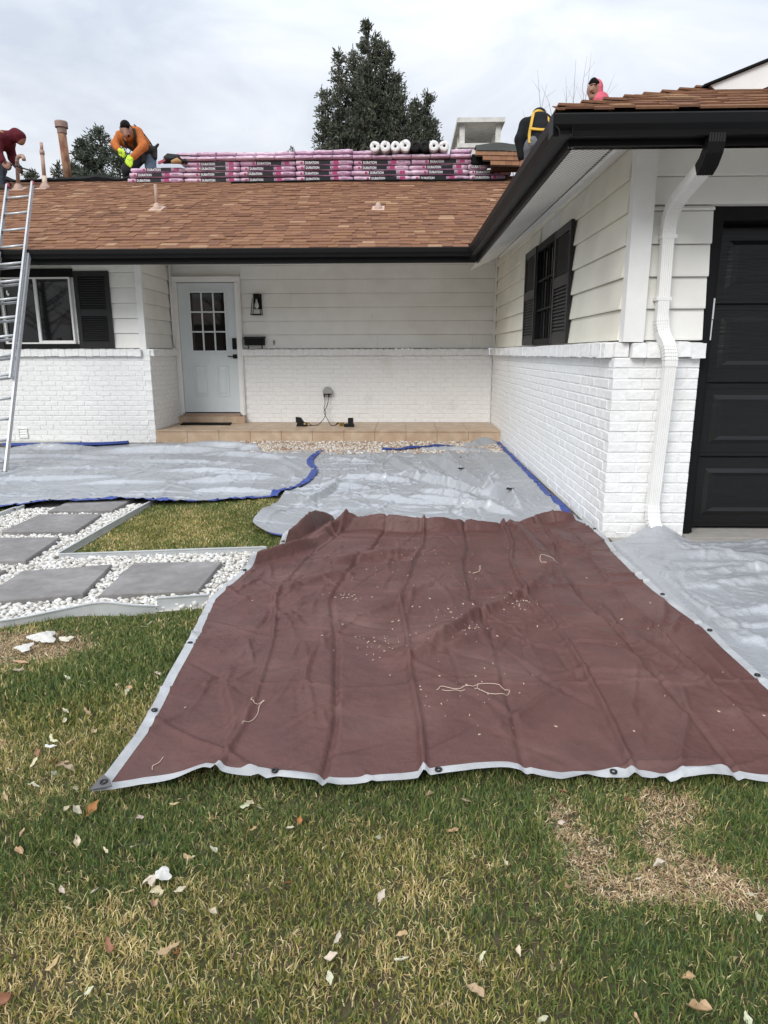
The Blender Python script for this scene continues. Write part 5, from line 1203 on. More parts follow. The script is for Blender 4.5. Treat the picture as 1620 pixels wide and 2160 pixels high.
def zbrown(x, y, dl, df, dr, db):
    z = .042+.010*(fbm(x, y, 1.7, 3)-.5)
    for u0, a, w in ((.36, .021, .009), (.66, -.020, .010), (.98, .028, .010), (1.32, -.020, .010), (1.63, .030, .011), (1.93, -.020, .010), (2.12, .018, .009)):
        uu = dl-u0-.02*np.sin(y*2.3+u0*5); z += a*np.clip(1-np.abs(uu)/w/1.7, 0, 1)*(.45+.8*vnoise(y, u0*3+0*y, 1.6, 77))
        z += .35*a*np.tanh(uu/.05)*np.exp(-(uu/.22)**2)
    for v0, a, w in ((.62, .012, .010), (1.18, -.012, .011), (1.75, .014, .010), (2.35, -.012, .011), (2.9, .012, .010)):
        vv = df-v0-.015*np.sin(x*3+v0); z += a*np.clip(1-np.abs(vv)/w/1.6, 0, 1)*(.3+vnoise(x, v0*5+0*x, 2.0, 78))
    z += creases(x, y, 120, (-1, 1.4, 1.8, 5.1), 21, (.007, .018), (.008, .030), (.15, .8))
    z += creases(x, y, 70, (-1, -.2, 2.0, 4.2), 22, (.006, .014), (.010, .03), (.12, .4), (1.2, .35))+creases(x, y, 60, (-.9, 1.4, 1.9, 5.1), 23, (.005, .012), (.010, .025), (.2, .8), (1.5, .12))
    # large folds towards the back
    for a, b, h, w in (((-.93, 3.85), (-.50, 4.50), .055, .10), ((-.78, 4.35), (-.53, 4.98), .095, .09), ((-.60, 4.45), (-.35, 4.90), .06, .12), ((-.42, 4.78), (.30, 4.80), .075, .13), ((.25, 4.74), (.75, 4.90), .055, .12),
                       ((.80, 5.0), (.86, 3.95), .035, .07), ((.95, 5.02), (1.30, 5.12), .07, .14), ((1.0, 4.9), (1.15, 4.2), .03, .12), ((.0, 2.60), (.58, 3.38), .042, .10), ((.15, 2.72), (.62, 3.05), .022, .07), ((.55, 3.3), (.85, 3.75), .025, .08), ((-.45, 3.9), (.1, 4.25), .03, .09),
                       ((.45, 3.9), (.62, 3.2), .016, .05), ((-.2, 3.1), (.2, 3.6), .02, .08), ((-.8, 3.3), (-.3, 3.75), .018, .07), ((.95, 3.1), (1.2, 2.4), .02, .07), ((-.7, 2.5), (-.55, 1.95), .016, .06)):
        z += ridge(x, y, a, b, h*(1.55 if a[0] < -.3 else 1.25), w*.85, .28)
    z -= ridge(x, y, (.90, 4.95), (.98, 3.7), .02, .05)+ridge(x, y, (-.72, 4.2), (-.45, 4.6), .02, .05)
    # lifted, wavy front edge
    e = np.exp(-df/.11); z += e*(-.006+.016*np.clip(vnoise(x, 0*x, 3.4, 12)-.3, 0, 1)+.030*np.exp(-((x+.60)/.07)**2)+.010*np.exp(-((x-.32)/.1)**2)+.008*np.exp(-((x+.05)/.12)**2)-.010*np.exp(-((x-.80)/.06)**2))
    z += np.exp(-dl/.09)*(.012+.025*np.clip(vnoise(y, 0*y, 2.2, 14)-.45, 0, 1)); z -= .03*np.exp(-db/.06)
    z += np.exp(-dr/.1)*.012*vnoise(y, 0*y, 4, 15)
    return np.maximum(z, .02)
brown, ev, (lf, ll) = tarp('brown_tarp', 'large wrinkled brown tarp with a pale hem spread over the lawn', bf, bb, bl, br, 300, 380, zbrown, 'brown', 'flr', .036, 'hem')
for p in [(-.389, 1.801), (.121, 1.833), (.639, 1.854), (-.883, 2.16), (-.928, 2.717), (1.403, 2.942), (1.351, 3.4), (-.941, 3.77), (-.808, 4.327), (1.385, 4.75), (1.385, 2.5)]:
    # seat each grommet in the middle of the nearest hem
    best = None
    for s in np.linspace(0, 1, 160):
        for q in (ev(s, .018/ll), ev(.018/lf, s), ev(1-.018/lf, s)):
            d = math.hypot(q[0]-p[0], q[1]-p[1]); best = (d, q) if best is None or d < best[0] else best
    grommet(brown, best[1])
m = MB(); q = ev(0, 0); z = q[2]+.006
m.prism([(q[0]-.004, q[1]-.004, z), (q[0]+.055, q[1]+.012, z+.003), (q[0]+.036, q[1]+.04, z+.005), (q[0]+.004, q[1]+.068, z+.003)], (0, 0, 0), (0, 0, .003)); m.build('corner_patch', 'patch', brown)
grommet(brown, (q[0]+.024, q[1]+.028, z+.003))

# silver tarps
def zsil(base, amp, seed, box, folds=(), fk=.72, ck=1.05):
    def f(x, y, dl, df, dr, db):
        z = base+amp*.9*(fbm(x, y, 1.6, seed, 3)-.45)+ck*creases(x, y, 330, box, seed, (.005, .016), (.010, .035), (.2, 1.1))+ck*creases(x, y, 120, box, seed+1, (.006, .018), (.012, .04), (.4, 1.6), (.08, .25))+ck*creases(x, y, 60, box, seed+2, (.006, .014), (.012, .03), (.3, 1.4), (1.45, .25))
        for k in range(-9, 12):
            for q, o in ((x*.97+y*.12, y), (y-.07*x, x)):
                e = q-k*.62-.03*np.sin(o*1.9+k); z += .011*(1 if k % 2 else -.8)*np.clip(1-np.abs(e)/.018, 0, 1)*np.clip(1.7*vnoise(o, 0*o+k, 1.3, seed+9)-.2, 0, 1.2)
        for a, b, h, w in folds: z += ridge(x, y, a, b, h*fk, w)
        for (d, k) in ((df, 0), (dl, 1), (dr, 2), (db, 3)): z += np.exp(-d/.1)*.022*np.clip(vnoise(x+y, x-y, 2.4, seed+5+k)-.35, 0, 1)
        return np.maximum(z, base*.55)
    return f
lsf = smooth_poly([(-6.4, 4.9), (-4.9, 5.1), (-3.857, 5.283), (-3.356, 5.431), (-3.024, 5.564), (-2.749, 5.60), (-2.463, 5.66), (-2.195, 5.645), (-1.951, 5.66), (-1.692, 5.74), (-1.384, 5.855), (-1.24, 5.95), (-1.129, 5.951)], 3)
lsr = smooth_poly([(-1.129, 5.951), (-1.129, 6.25), (-1.0, 6.42), (-.93, 6.879), (-.943, 7.468), (-1.06, 7.9), (-1.09, 8.472), (-1.046, 9.02)], 3)
lsb = smooth_poly([(-6.4, 8.95), (-5.389, 9.20), (-4.563, 9.26), (-3.915, 9.56), (-3.05, 9.62), (-2.223, 9.58), (-1.96, 9.0), (-1.716, 8.78), (-1.046, 9.02)], 3)
lsl = [(-6.4, 4.9), (-6.4, 8.95)]
zl0 = zsil(.034, .026, 41, (-5.5, -1, 5.3, 9.4), [((-3.9, 8.6), (-2.2, 8.75), .10, .16), ((-2.5, 8.5), (-1.3, 8.2), .06, .12), ((-5.2, 8.9), (-4.2, 9.0), .08, .12), ((-2.2, 6.6), (-1.3, 6.9), .05, .10), ((-1.9, 6.2), (-1.2, 6.15), .045, .08), ((-1.35, 7.6), (-1.1, 6.8), .05, .08),
            ((-4.4, 7.4), (-3.0, 7.5), .03, .12), ((-3.2, 6.5), (-2.3, 6.7), .03, .09), ((-1.5, 8.2), (-1.15, 7.4), .04, .07), ((-3.4, 8.0), (-1.7, 7.7), .035, .12), ((-5.4, 8.3), (-3.2, 8.2), .05, .12), ((-2.6, 7.3), (-1.4, 7.1), .045, .10), ((-4.6, 6.6), (-3.0, 6.9), .04, .10), ((-3.0, 9.2), (-1.9, 8.95), .10, .14)], 1.15)
def zl(x, y, *a): return zl0(x, y, *a)+.035*np.exp(-((x+2.65)/.6)**4-((y-5.6)/.55)**4)
ls, ev, (lf, ll) = tarp('silver_tarp', 'silver tarp with a blue edge below the bedroom window and ladder', lsf, lsb, lsl, lsr, 330, 240, zl, 'silver', 'fr', .075, 'blue')
for s in (.36, .50, .61, .71, .80, .90): grommet(ls, ev(s, .035/ll))
for s in (.2, .5, .8): grommet(ls, ev(1-.035/lf, s))
m = MB(); P = spline([(-5.5, 9.17, .09), (-5.0, 9.14, .10), (-4.5, 9.18, .10), (-4.2, 9.32, .085), (-3.9, 9.50, .08)], 8); vs = []
for i, p in enumerate(P):
    w = .10*math.sin(math.pi*min(.98, .12+.88*i/(len(P)-1)))+.012; vs += [(p[0], p[1]-w*.9, p[2]-.02), (p[0], p[1]-w*.4, p[2]+.012), (p[0], p[1]+.03, p[2]+.006), (p[0], p[1]+.05, p[2]-.05)]
m.quadf(vs, [(4*i+k, 4*i+4+k, 4*i+5+k, 4*i+1+k) for i in range(len(P)-1) for k in range(3)]); m.build('turned_edge', 'blue', ls, smooth=True)

msl = smooth_poly([(-.93, 4.60), (-1.09, 4.80), (-1.115, 4.95), (-1.10, 5.35), (-1.085, 5.75), (-1.12, 6.4), (-1.06, 7.2), (-1.12, 8.2), (-1.10, 8.97)], 3)
msf = smooth_poly([(-.93, 4.60), (-.75, 4.59), (-.3, 4.62), (.3, 4.65), (.9, 4.75), (1.39, 4.86)], 3)
msr = smooth_poly([(1.39, 4.86), (1.385, 5.15), (1.375, 5.5), (1.37, 6.414), (1.385, 7.666), (1.395, 8.388), (1.395, 9.1), (1.40, 9.86)], 3)
msb = smooth_poly([(-1.10, 8.97), (-.8, 8.93), (-.317, 8.99), (.0, 9.02), (.25, 9.20), (.706, 9.32), (.95, 9.62), (1.06, 9.85), (1.40, 9.86)], 3)
def zm(x, y, dl, df, dr, db):
    z = zsil(.020, .03, 51, (-1, 1.35, 5.2, 9.6), [((.35, 8.3), (.78, 6.2), .10, .10), ((.78, 6.3), (.98, 5.5), .12, .11), ((.9, 8.6), (1.0, 7.0), .06, .10), ((.55, 8.9), (.62, 7.5), .06, .09), ((-.2, 8.4), (.2, 7.0), .055, .11), ((0.0, 7.2), (.75, 6.1), .07, .09), ((-.6, 7.0), (.1, 6.7), .05, .10), ((-.9, 6.5), (-.35, 6.4), .04, .09),
             ((.2, 6.3), (.7, 5.75), .05, .08), ((-.85, 5.6), (-.6, 6.6), .05, .08), ((.3, 9.1), (1.1, 8.9), .05, .11), ((-.3, 6.0), (.25, 5.7), .04, .09), ((1.0, 6.6), (1.1, 5.6), .04, .08), ((-.9, 8.2), (-.3, 7.9), .04, .09), ((.95, 9.4), (1.3, 9.75), .09, .12), ((.15, 7.6), (.5, 6.6), .05, .07), ((.1, 5.9), (.9, 5.35), .06, .09)], 1.25)(x, y, dl, df, dr, db)
    fl = np.exp(-((x+1.0)/.28)**2)*np.exp(-((y-4.95)/.42)**2); z = z+fl*.03+.05*np.exp(-dl/.10)*np.exp(-((y-5.2)/.5)**2)
    under = 1/(1+np.exp((y-5.02)/.03))*(x > -.62); z = z*(1-under)+.012*under
    return np.where(x > 1.26, np.minimum(z, .07+.1*(1.40-x)), z)
ms, ev, (lf, ll) = tarp('silver_tarp', 'crumpled silver tarp with a blue edge against the garage wall', msf, msb, msl, msr, 260, 330, zm, 'silver', 'rf', .055, 'blue')
for s in (.12, .25, .38, .52, .66, .8): grommet(ms, ev(1-.03/lf, s), .012)
grommet(ms, ev(.12, .03/ll), .012)
m = MB(); P = spline([(-.28, 9.01, .075), (-.02, 9.03, .08), (.12, 9.12, .085), (.35, 9.22, .09), (.68, 9.28, .085)], 6); vs = []
for p in P: vs += [(p[0], p[1]-.06, p[2]-.03), (p[0], p[1]-.01, p[2]-.012+.008*math.sin(p[0]*17)), (p[0], p[1]+.03, p[2]-.05)]
m.quadf(vs, [(3*i+k, 3*i+3+k, 3*i+4+k, 3*i+1+k) for i in range(len(P)-1) for k in range(2)]); m.build('turned_edge', 'blue', ms, smooth=True)
for (x, y, s) in ((.60, 6.95, .030), (.25, 7.05, .016), (.70, 8.25, .010), (.92, 5.75, .032)):
    m = MB(); zz = float(zm(np.array([x]), np.array([y]), *[np.array([1.])]*4)[0])+.010
    m.prism([(x-s*1.3, y-s*.2, zz), (x-s*.1, y-s*.7, zz), (x+s, y-s*.4, zz+.003), (x+s*.7, y+s*.9, zz+.008), (x+s*.1, y+s*.4, zz+.006), (x-s*.6, y+s*1.3, zz+.008)], (0, 0, 0), (0, 0, .002)); m.build('dark_tear', 'black_matt', ms)

rsb = smooth_poly([(1.41, 4.50), (1.533, 4.575), (1.70, 4.67), (1.80, 4.70), (1.891, 4.62), (1.976, 4.50), (2.209, 4.52), (2.6, 4.56), (3.4, 4.58), (4.6, 4.6)], 3)
rsf = [(1.33, 1.5), (2.4, 1.6), (4.6, 1.8)]; rsl = [(1.33, 1.5), (1.33, 3.0), (1.33, 4.0), (1.41, 4.50)]; rsr = [(4.6, 1.8), (4.6, 4.6)]
def zrt(x, y, dl, df, dr, db):
    z = zsil(.034, .022, 61, (1.3, 3.4, 2.2, 4.6), [((1.5, 4.2), (2.4, 4.1), .04, .10), ((1.6, 3.6), (2.6, 3.75), .04, .09), ((1.5, 3.2), (2.4, 3.3), .03, .08), ((1.5, 2.9), (2.2, 2.75), .035, .08), ((1.6, 4.0), (2.2, 3.85), .03, .06), ((1.9, 4.4), (2.05, 4.15), .03, .06), ((1.45, 3.75), (2.6, 3.95), .04, .07), ((1.5, 3.05), (2.3, 3.0), .03, .05)], 1.0, .45)(x, y, dl, df, dr, db)
    z = z+.085*np.exp(-((x-1.775)/.13)**2-((y-4.66)/.14)**2)
    return np.where((x < 1.42) & (y < 4.45), np.minimum(z, .022), np.where(x < 1.5, np.minimum(z, .034), z))
rs, ev, (lf, ll) = tarp('silver_tarp', 'grey silver tarp on the driveway in front of the garage door', rsf, rsb, rsl, rsr, 260, 240, zrt, 'silver', '', .05, 'blue')

# twine and bits of straw left on the brown tarp
def ztop(x, y):
    v = brown.data.vertices; return Z_B[np.argmin((V_B[:, 0]-x)**2+(V_B[:, 1]-y)**2)]
V_B = np.empty(len(brown.data.vertices)*3); brown.data.vertices.foreach_get('co', V_B); V_B = V_B.reshape(-1, 3); Z_B = V_B[:, 2]
def twine(pts, r, label, grp=None):
    P = spline([(x, y, 0) for x, y in pts], 5); m = MB(); m.tube([(p[0], p[1], ztop(p[0], p[1])+r+.002) for p in P], r, 5)
    m.build('twine', 'twine', smooth=True, label=label, cat='twine')
twine([(.13, 2.345), (.137, 2.353), (.15, 2.374), (.20, 2.354), (.254, 2.367), (.283, 2.386), (.293, 2.396), (.348, 2.402), (.40, 2.380), (.398, 2.348), (.347, 2.321), (.295, 2.331), (.283, 2.358), (.29, 2.39)], .0012, 'looped pale twine lying on the middle of the brown tarp')
twine([(.15, 2.345), (.17, 2.338), (.20, 2.345), (.235, 2.34)], .0011, 'short straight twine end beside the looped twine on the brown tarp')
twine([(-.552, 2.274), (-.551, 2.246), (-.53, 2.228), (-.502, 2.247), (-.513, 2.213), (-.511, 2.163), (-.516, 2.115), (-.545, 2.075)], .0011, 'crooked pale twine on the left part of the brown tarp')
twine([(.475, 3.94), (.462, 3.92), (.456, 3.85), (.43, 3.812), (.385, 3.811)], .0017, 'small hooked twine near the top of the brown tarp')
twine([(.957, 4.049), (.87, 4.05), (.838, 4.01), (.834, 3.94), (.86, 3.92)], .0017, 'curved pale twine beside the long fold of the brown tarp')
twine([(-.765, 1.83), (-.77, 1.85), (-.758, 1.87), (-.755, 1.90)], .0010, 'tiny kinked twine near the corner patch of the brown tarp')
m = MB(); r = np.random.default_rng(5)
for i in range(230):
    x = r.uniform(-.82, 1.3); y = 1.9+3.0*r.random()**1.3
    if i % 6:
        cx, cy, sp = ((.35, 3.1, .20), (-.1, 2.75, .07), (.6, 3.3, .05), (.2, 2.35, .13), (.0, 3.9, .22), (-.3, 3.4, .05), (.3, 2.9, .05))[i % 7]; x, y = r.normal(cx, sp), r.normal(cy, sp)
    if not (-.85 < x < 1.32 and 1.9 < y < 4.7): continue
    s = r.uniform(.0009, .0028)*(1.7 if i % 14 == 0 else 1); a = r.random()*6; l = s*r.uniform(1, 2.6); z = ztop(x, y)+.001; c, q = math.cos(a), math.sin(a)
    P = [(x-c*l-q*s*.5, y-q*l+c*s*.5, z), (x+c*l-q*s*.4, y+q*l+c*s*.4, z), (x+c*l*.8+q*s*.6, y+q*l*.8-c*s*.6, z), (x-c*l*.7+q*s*.5, y-q*l*.7-c*s*.5, z)]
    m.prism(P if i % 5 else P[:3], (0, 0, 0), (0, 0, .003))
m.build('debris', 'twine', kind='stuff')

# ------------------------------------------------------------------ lawn: blades, dry thatch
BARE = [(-1.64, 2.80, .24, .15), (-1.85, 2.74, .25, .20), (.455, 1.67, .05, .10), (.50, 1.575, .07, .06), (.47, 1.50, .055, .06), (.56, 1.43, .12, .045), (.775, 1.74, .08, .09), (.69, 1.60, .055, .09), (.74, 1.48, .10, .07), (.84, 1.41, .09, .05), (.66, 1.45, .09, .06)]
GREEN = [(-1.35, 2.45, .42, .30), (-1.2, 2.75, .35, .25), (.95, 1.55, .35, .45), (.40, 1.62, .22, .2), (1.0, 1.2, .5, .25), (-.95, 1.55, .25, .16), (-.75, 1.6, .18, .10), (.15, 1.68, .25, .12), (-.62, 1.5, .10, .06), (.7, 1.12, .4, .12), (-.8, 1.39, .14, .06)]
DRY = [(-.3, 1.12, .5, .22), (-.75, 1.15, .3, .18), (-1.1, 2.1, .45, .28), (-.1, 1.5, .35, .16), (-1.7, 4.9, .6, .6), (.1, 1.15, .3, .15), (-.35, 1.35, .3, .12)]
def blobs(x, y, B):
    t = np.zeros_like(x)
    for cx, cy, a, b in B: t = np.maximum(t, np.exp(-(((x-cx)/a)**2+((y-cy)/b)**2)**1.5))
    return t
def blades(x, y, seed, lmul=1., wmul=1., flat=0., dry=None):
    r = np.random.default_rng(seed); n = len(x)
    g = blobs(x, y, GREEN); d = blobs(x, y, DRY); ba = blobs(x, y, BARE)
    patch = fbm(x, y, 5., 90, 3); fine = fbm(x, y, 26., 95, 2)
    pdry = np.clip(.22+1.0*(patch-.5)+.8*(fine-.5)-.30*g+.28*d+.6*ba, .05, .93) if dry is None else np.full(n, dry)
    isd = r.random(n) < pdry
    hd = fbm(x, y, 14., 100, 2)*14+r.normal(0, 2.0, n)
    L_ = r.uniform(.012, .031, n)*(1+.45*(fine-.5)*2*.6+.25*g-.35*ba)*lmul; w = r.uniform(.0011, .0021, n)*wmul*np.where(isd, .85, 1.1)
    lean = np.clip(r.normal(.52, .34, n)+np.where(isd, .28, 0)+.5*ba+flat, .05, 1.48)
    dx, dy_ = np.cos(hd), np.sin(hd); px_, py_ = -dy_, dx; tw = r.normal(0, .5, n); cx, sx_ = np.cos(tw), np.sin(tw)
    wx, wy = px_*cx+dx*sx_, py_*cx+dy_*sx_
    l1 = lean*.55; l2 = lean*1.25
    x1 = x+dx*np.sin(l1)*L_*.55; y1 = y+dy_*np.sin(l1)*L_*.55; z1 = np.cos(l1)*L_*.55
    kd = r.normal(0, .6, n); ex, ey = dx*np.cos(kd)-dy_*np.sin(kd), dx*np.sin(kd)+dy_*np.cos(kd)
    x2 = x1+ex*np.sin(l2)*L_*.5; y2 = y1+ey*np.sin(l2)*L_*.5; z2 = z1+np.cos(l2)*L_*.5
    z0 = r.uniform(-.002, .006, n); z2 = np.maximum(z2, .003)
    V = np.stack([np.c_[x-wx*w, y-wy*w, z0], np.c_[x+wx*w, y+wy*w, z0], np.c_[x1+wx*w*.85, y1+wy*w*.85, z1], np.c_[x1-wx*w*.85, y1-wy*w*.85, z1], np.c_[x2, y2, z2]], 1)
    gr = np.array([[.080, .132, .038], [.116, .162, .044], [.162, .190, .054], [.060, .104, .040], [.220, .232, .085]]); dr = np.array([[.52, .42, .20], [.44, .335, .155], [.62, .52, .30], [.33, .25, .10], [.42, .37, .15]])
    br_ = np.array([[.34, .23, .13], [.45, .33, .20], [.60, .49, .34], [.22, .135, .08]])
    ig = r.choice(5, n, p=[.28, .28, .2, .14, .10]); c = np.where(isd[:, None], dr[r.integers(0, 5, n)], gr[ig])
    c = np.where((isd & (ba > .3) & (r.random(n) < .85))[:, None], br_[r.integers(0, 4, n)], c)
    c = 1.24*c*(1+.3*(patch-.5)*2*.35)[:, None]*r.uniform(.78, 1.25, n)[:, None]; yel = np.clip(d-.2*g, 0, 1)[:, None]; c = np.where(isd[:, None], c, c*(1+yel*np.array([.55, .22, .1])))
    T = np.repeat(c, 5, 0); T[4::5] = np.where(isd[:, None], c, c*.75+np.array([.20, .17, .07])*.25)
    b = 5*np.arange(n)[:, None]; F = np.concatenate([b+[0, 1, 2], b+[0, 2, 3], b+[3, 2, 4]])
    return V.reshape(-1, 3), F, T
r = np.random.default_rng(2024)
tarp_poly = bf[1:-1]+br[1:]+bb[::-1]+bl[::-1]
def field(poly, dens, avoid, seed):
    x, y = fill(poly, dens, seed, avoid); ba = blobs(x, y, BARE); k = np.random.default_rng(seed+1).random(len(x)) > .86*ba*(.45+1.0*fbm(x, y, 14., 66, 2)); return x[k], y[k]
shr = [(p[0]*.93+.012, p[1]+.13 if p[1] < 1.9 else p[1]) for p in tarp_poly]
FR = [(-3.3, .5), (-.05, .5), (1.42, .5), (1.40, 1.95), (1.2, 2.2), (1.2, 4.0), (-.9, 3.32), (-1.25, 3.20), (-1.38, 3.16), (-1.70, 3.13), (-1.94, 2.99), (-3.3, 2.98)]
parts = []
x, y = field(FR, 33000, [shr], 201); k = (y < 2.15); parts.append(blades(x[k], y[k], 1))
k2 = ~k; j = np.random.default_rng(9).random(k2.sum()) < .72; parts.append(blades(x[k2][j], y[k2][j], 2, 1.05, 1.45))
x, y = field([(-2.17, 4.14), (-.95, 4.31), (-.7, 4.35), (-.7, 4.8), (-.95, 4.75), (-1.06, 5.9), (-1.2, 6.05), (-2.16, 5.75)], 19000, [], 301); parts.append(blades(x, y, 3, 1.05, 2.0))
x, y = field([(-4.6, 3.0), (-3.26, 3.0), (-3.22, 5.6), (-4.6, 5.3)], 7000, [], 401); parts.append(blades(x, y, 4, 1.1, 2.4))
x, y = field([(-7, -1.5), (1.43, -1.5), (1.43, .5), (-3.3, .5), (-3.3, 3.0), (-7, 3.0)], 1500, [], 501); parts.append(blades(x, y, 5, 1.2, 3))
# a few weeds in the gravel beside the pavers
g = np.random.default_rng(77); x = np.r_[g.normal(-1.28, .05, 90), g.normal(-1.13, .035, 160), g.normal(-1.42, .05, 40)]; y = np.r_[g.normal(3.40, .03, 90), g.normal(3.39, .025, 160), g.normal(3.34, .03, 40)]
parts.append(blades(x, y, 6, 1.4, 1.8, 0, .25))
o = 0; Vs, Fs, Ts = [], [], []
for V, F, T in parts: Vs.append(V); Fs.append(F+o); Ts.append(T); o += len(V)
put(link('grass', npmesh('grass', np.concatenate(Vs), np.concatenate(Fs), 'grass', np.concatenate(Ts))), kind='stuff')
# thatch: dry stems lying flat in the bare spots and here and there
xs_, ys_ = [], []
for cx, cy, a, b in BARE:
    n = int(5200*a*b/.05); xs_.append(g.normal(cx, a*.75, n)); ys_.append(g.normal(cy, b*.75, n))
xs_.append(g.uniform(-1.6, 1.4, 3500)); ys_.append(g.uniform(.9, 1.85, 3500))
x = np.concatenate(xs_); y = np.concatenate(ys_); k = (y < 3.0) & ~inside(shr, x, y) & inside(FR, x, y); V, F, T = blades(x[k], y[k], 8, 1.0, .9, .75, 1.)
put(link('dead_grass', npmesh('dead_grass', V, F, 'grass', T)), kind='stuff')

# ------------------------------------------------------------------ fallen leaves
def leaf_mesh(seed, l=1., curl=1., wid=.4):
    r = np.random.default_rng(seed); nx, ny = 8, 4; V = []
    a, b, c = r.uniform(.5, 1.3)*curl, r.uniform(-1., 1.)*curl, r.uniform(.2, .9)*curl
    for i in range(nx+1):
        u = i/nx; w = wid*math.sin(math.pi*u**.8)**.75*(1+.12*math.sin(9*u+seed))+.012
        for j in range(ny+1):
            v = (j/ny-.5)*2; x = (u-.5)+.05*v*c; y = w*v*.5*(1+.22*math.sin(5.3*u+2.1*seed+(2.2 if v > 0 else 0)))+.22*b*(u-.5)**2+.03*math.sin(14*u+seed)*abs(v); z = .28*a*(v*w)**2*2+.35*c*(u-.5)**2+.12*b*u*v*w+.02*math.sin(11*u+5*v+seed); V.append((x*l, y*l, z*l))
    F = [(i*(ny+1)+j, (i+1)*(ny+1)+j, (i+1)*(ny+1)+j+1, i*(ny+1)+j+1) for i in range(nx) for j in range(ny)]
    return MB().quadf(V, F).mesh('dry_leaf', 'leaf', smooth=True)
LM = [leaf_mesh(s, 1, c, w) for s, c, w in ((1, 2.0, .36), (2, 1.6, .44), (3, 2.6, .34), (4, 1.8, .50), (5, 3.0, .42), (6, 1.6, .28))]
PALE, TAN, BRN, ORG = (.64, .58, .44), (.52, .37, .22), (.30, .15, .08), (.42, .17, .06)
def leaf(x, y, size, col, label, group=None, m=None, z=.020, tilt=.8):
    o = link('dry_leaf', LM[rnd.randrange(6) if m is None else m], None, (x, y, z), (rnd.uniform(-tilt, tilt), rnd.uniform(-tilt, tilt), rnd.uniform(0, 6.28)), (size, size, size))
    o.color = (*[c*rnd.uniform(.9, 1.08) for c in col], 1); put(o, label, 'leaf', group); return o
LV = [(-1.119, 1.788), (-1.101, 1.779), (-.979, 1.769), (-1.166, 1.723), (-.956, 1.675), (-.924, 1.668), (-.734, 1.642), (-.655, 1.702), (-1.03, 1.576), (-.866, 1.545), (-.776, 1.515), (-.71, 1.527), (-.998, 1.506), (-.552, 1.491), (-.536, 1.384), (-.822, 1.377), (-.782, 1.321), (-.655, 1.377), (-.741, 1.376), (-.738, 1.173), (-.635, 1.113), (-.44, 1.718), (-.449, 1.703), (-.405, 1.691), (-.308, 1.61), (-.407, 1.605), (-.496, 1.522), (-.542, 1.488), (-.436, 1.323), (-.14, 1.256), (-.15, 1.207), (-.148, 1.155), (.083, 1.764), (.186, 1.74), (-.064, 1.58), (-.048, 1.381), (.265, 1.495), (.002, 1.272), (.174, 1.218), (.259, 1.232), (.003, 1.202), (.818, 1.335), (.32, 1.185), (.462, 1.085), (.837, 1.404), (.409, 1.413), (.589, 1.449), (.277, 1.074), (.675, 1.085), (.445, 1.652)]
def banded(pts, cuts, names, side):
    for lo, hi, nm in zip(cuts[:-1], cuts[1:], names):
        B = sorted([p for p in pts if lo <= p[1] < hi])
        for i, (x, y) in enumerate(B):
            yield x, y, f'pale dry leaf, {ORD[i]} from the left {nm}'
for i, (x, y, l) in enumerate(banded(LV, (0, 1.18, 1.30, 1.45, 1.565, 1.69, 9), ('along the bottom edge of the lawn', 'in the dry lower strip of the lawn', 'in the lower middle of the lawn', 'in the upper middle of the lawn', 'in the grass a little below the brown tarp', 'in the grass close under the brown tarp'), 0)):
    leaf(x, y, rnd.uniform(.020, .036), PALE if i % 4 else TAN, l, 'pale dry leaves in front of the brown tarp')
LV2 = [(-1.348, 2.477), (-1.114, 2.414), (-1.062, 2.396), (-1.053, 2.351), (-.995, 2.524), (-1.227, 2.214), (-1.143, 2.206), (-1.195, 2.146), (-1.188, 2.039), (-1.113, 2.006), (-1.166, 2.016), (-1.052, 1.868), (-1.171, 1.895), (-1.225, 1.856), (-1.071, 1.83), (-1.333, 1.997), (-1.217, 3.05), (-1.238, 3.0)]
for i, (x, y, l) in enumerate(banded(LV2, (0, 2.1, 2.35, 9), ('in the grass beside the tarp corner', 'in the grass beside the middle of the tarp', 'in the grass nearest the metal edging'), 0)):
    leaf(x, y, rnd.uniform(.026, .044), PALE if i % 5 else TAN, l, 'pale dry leaves left of the brown tarp')
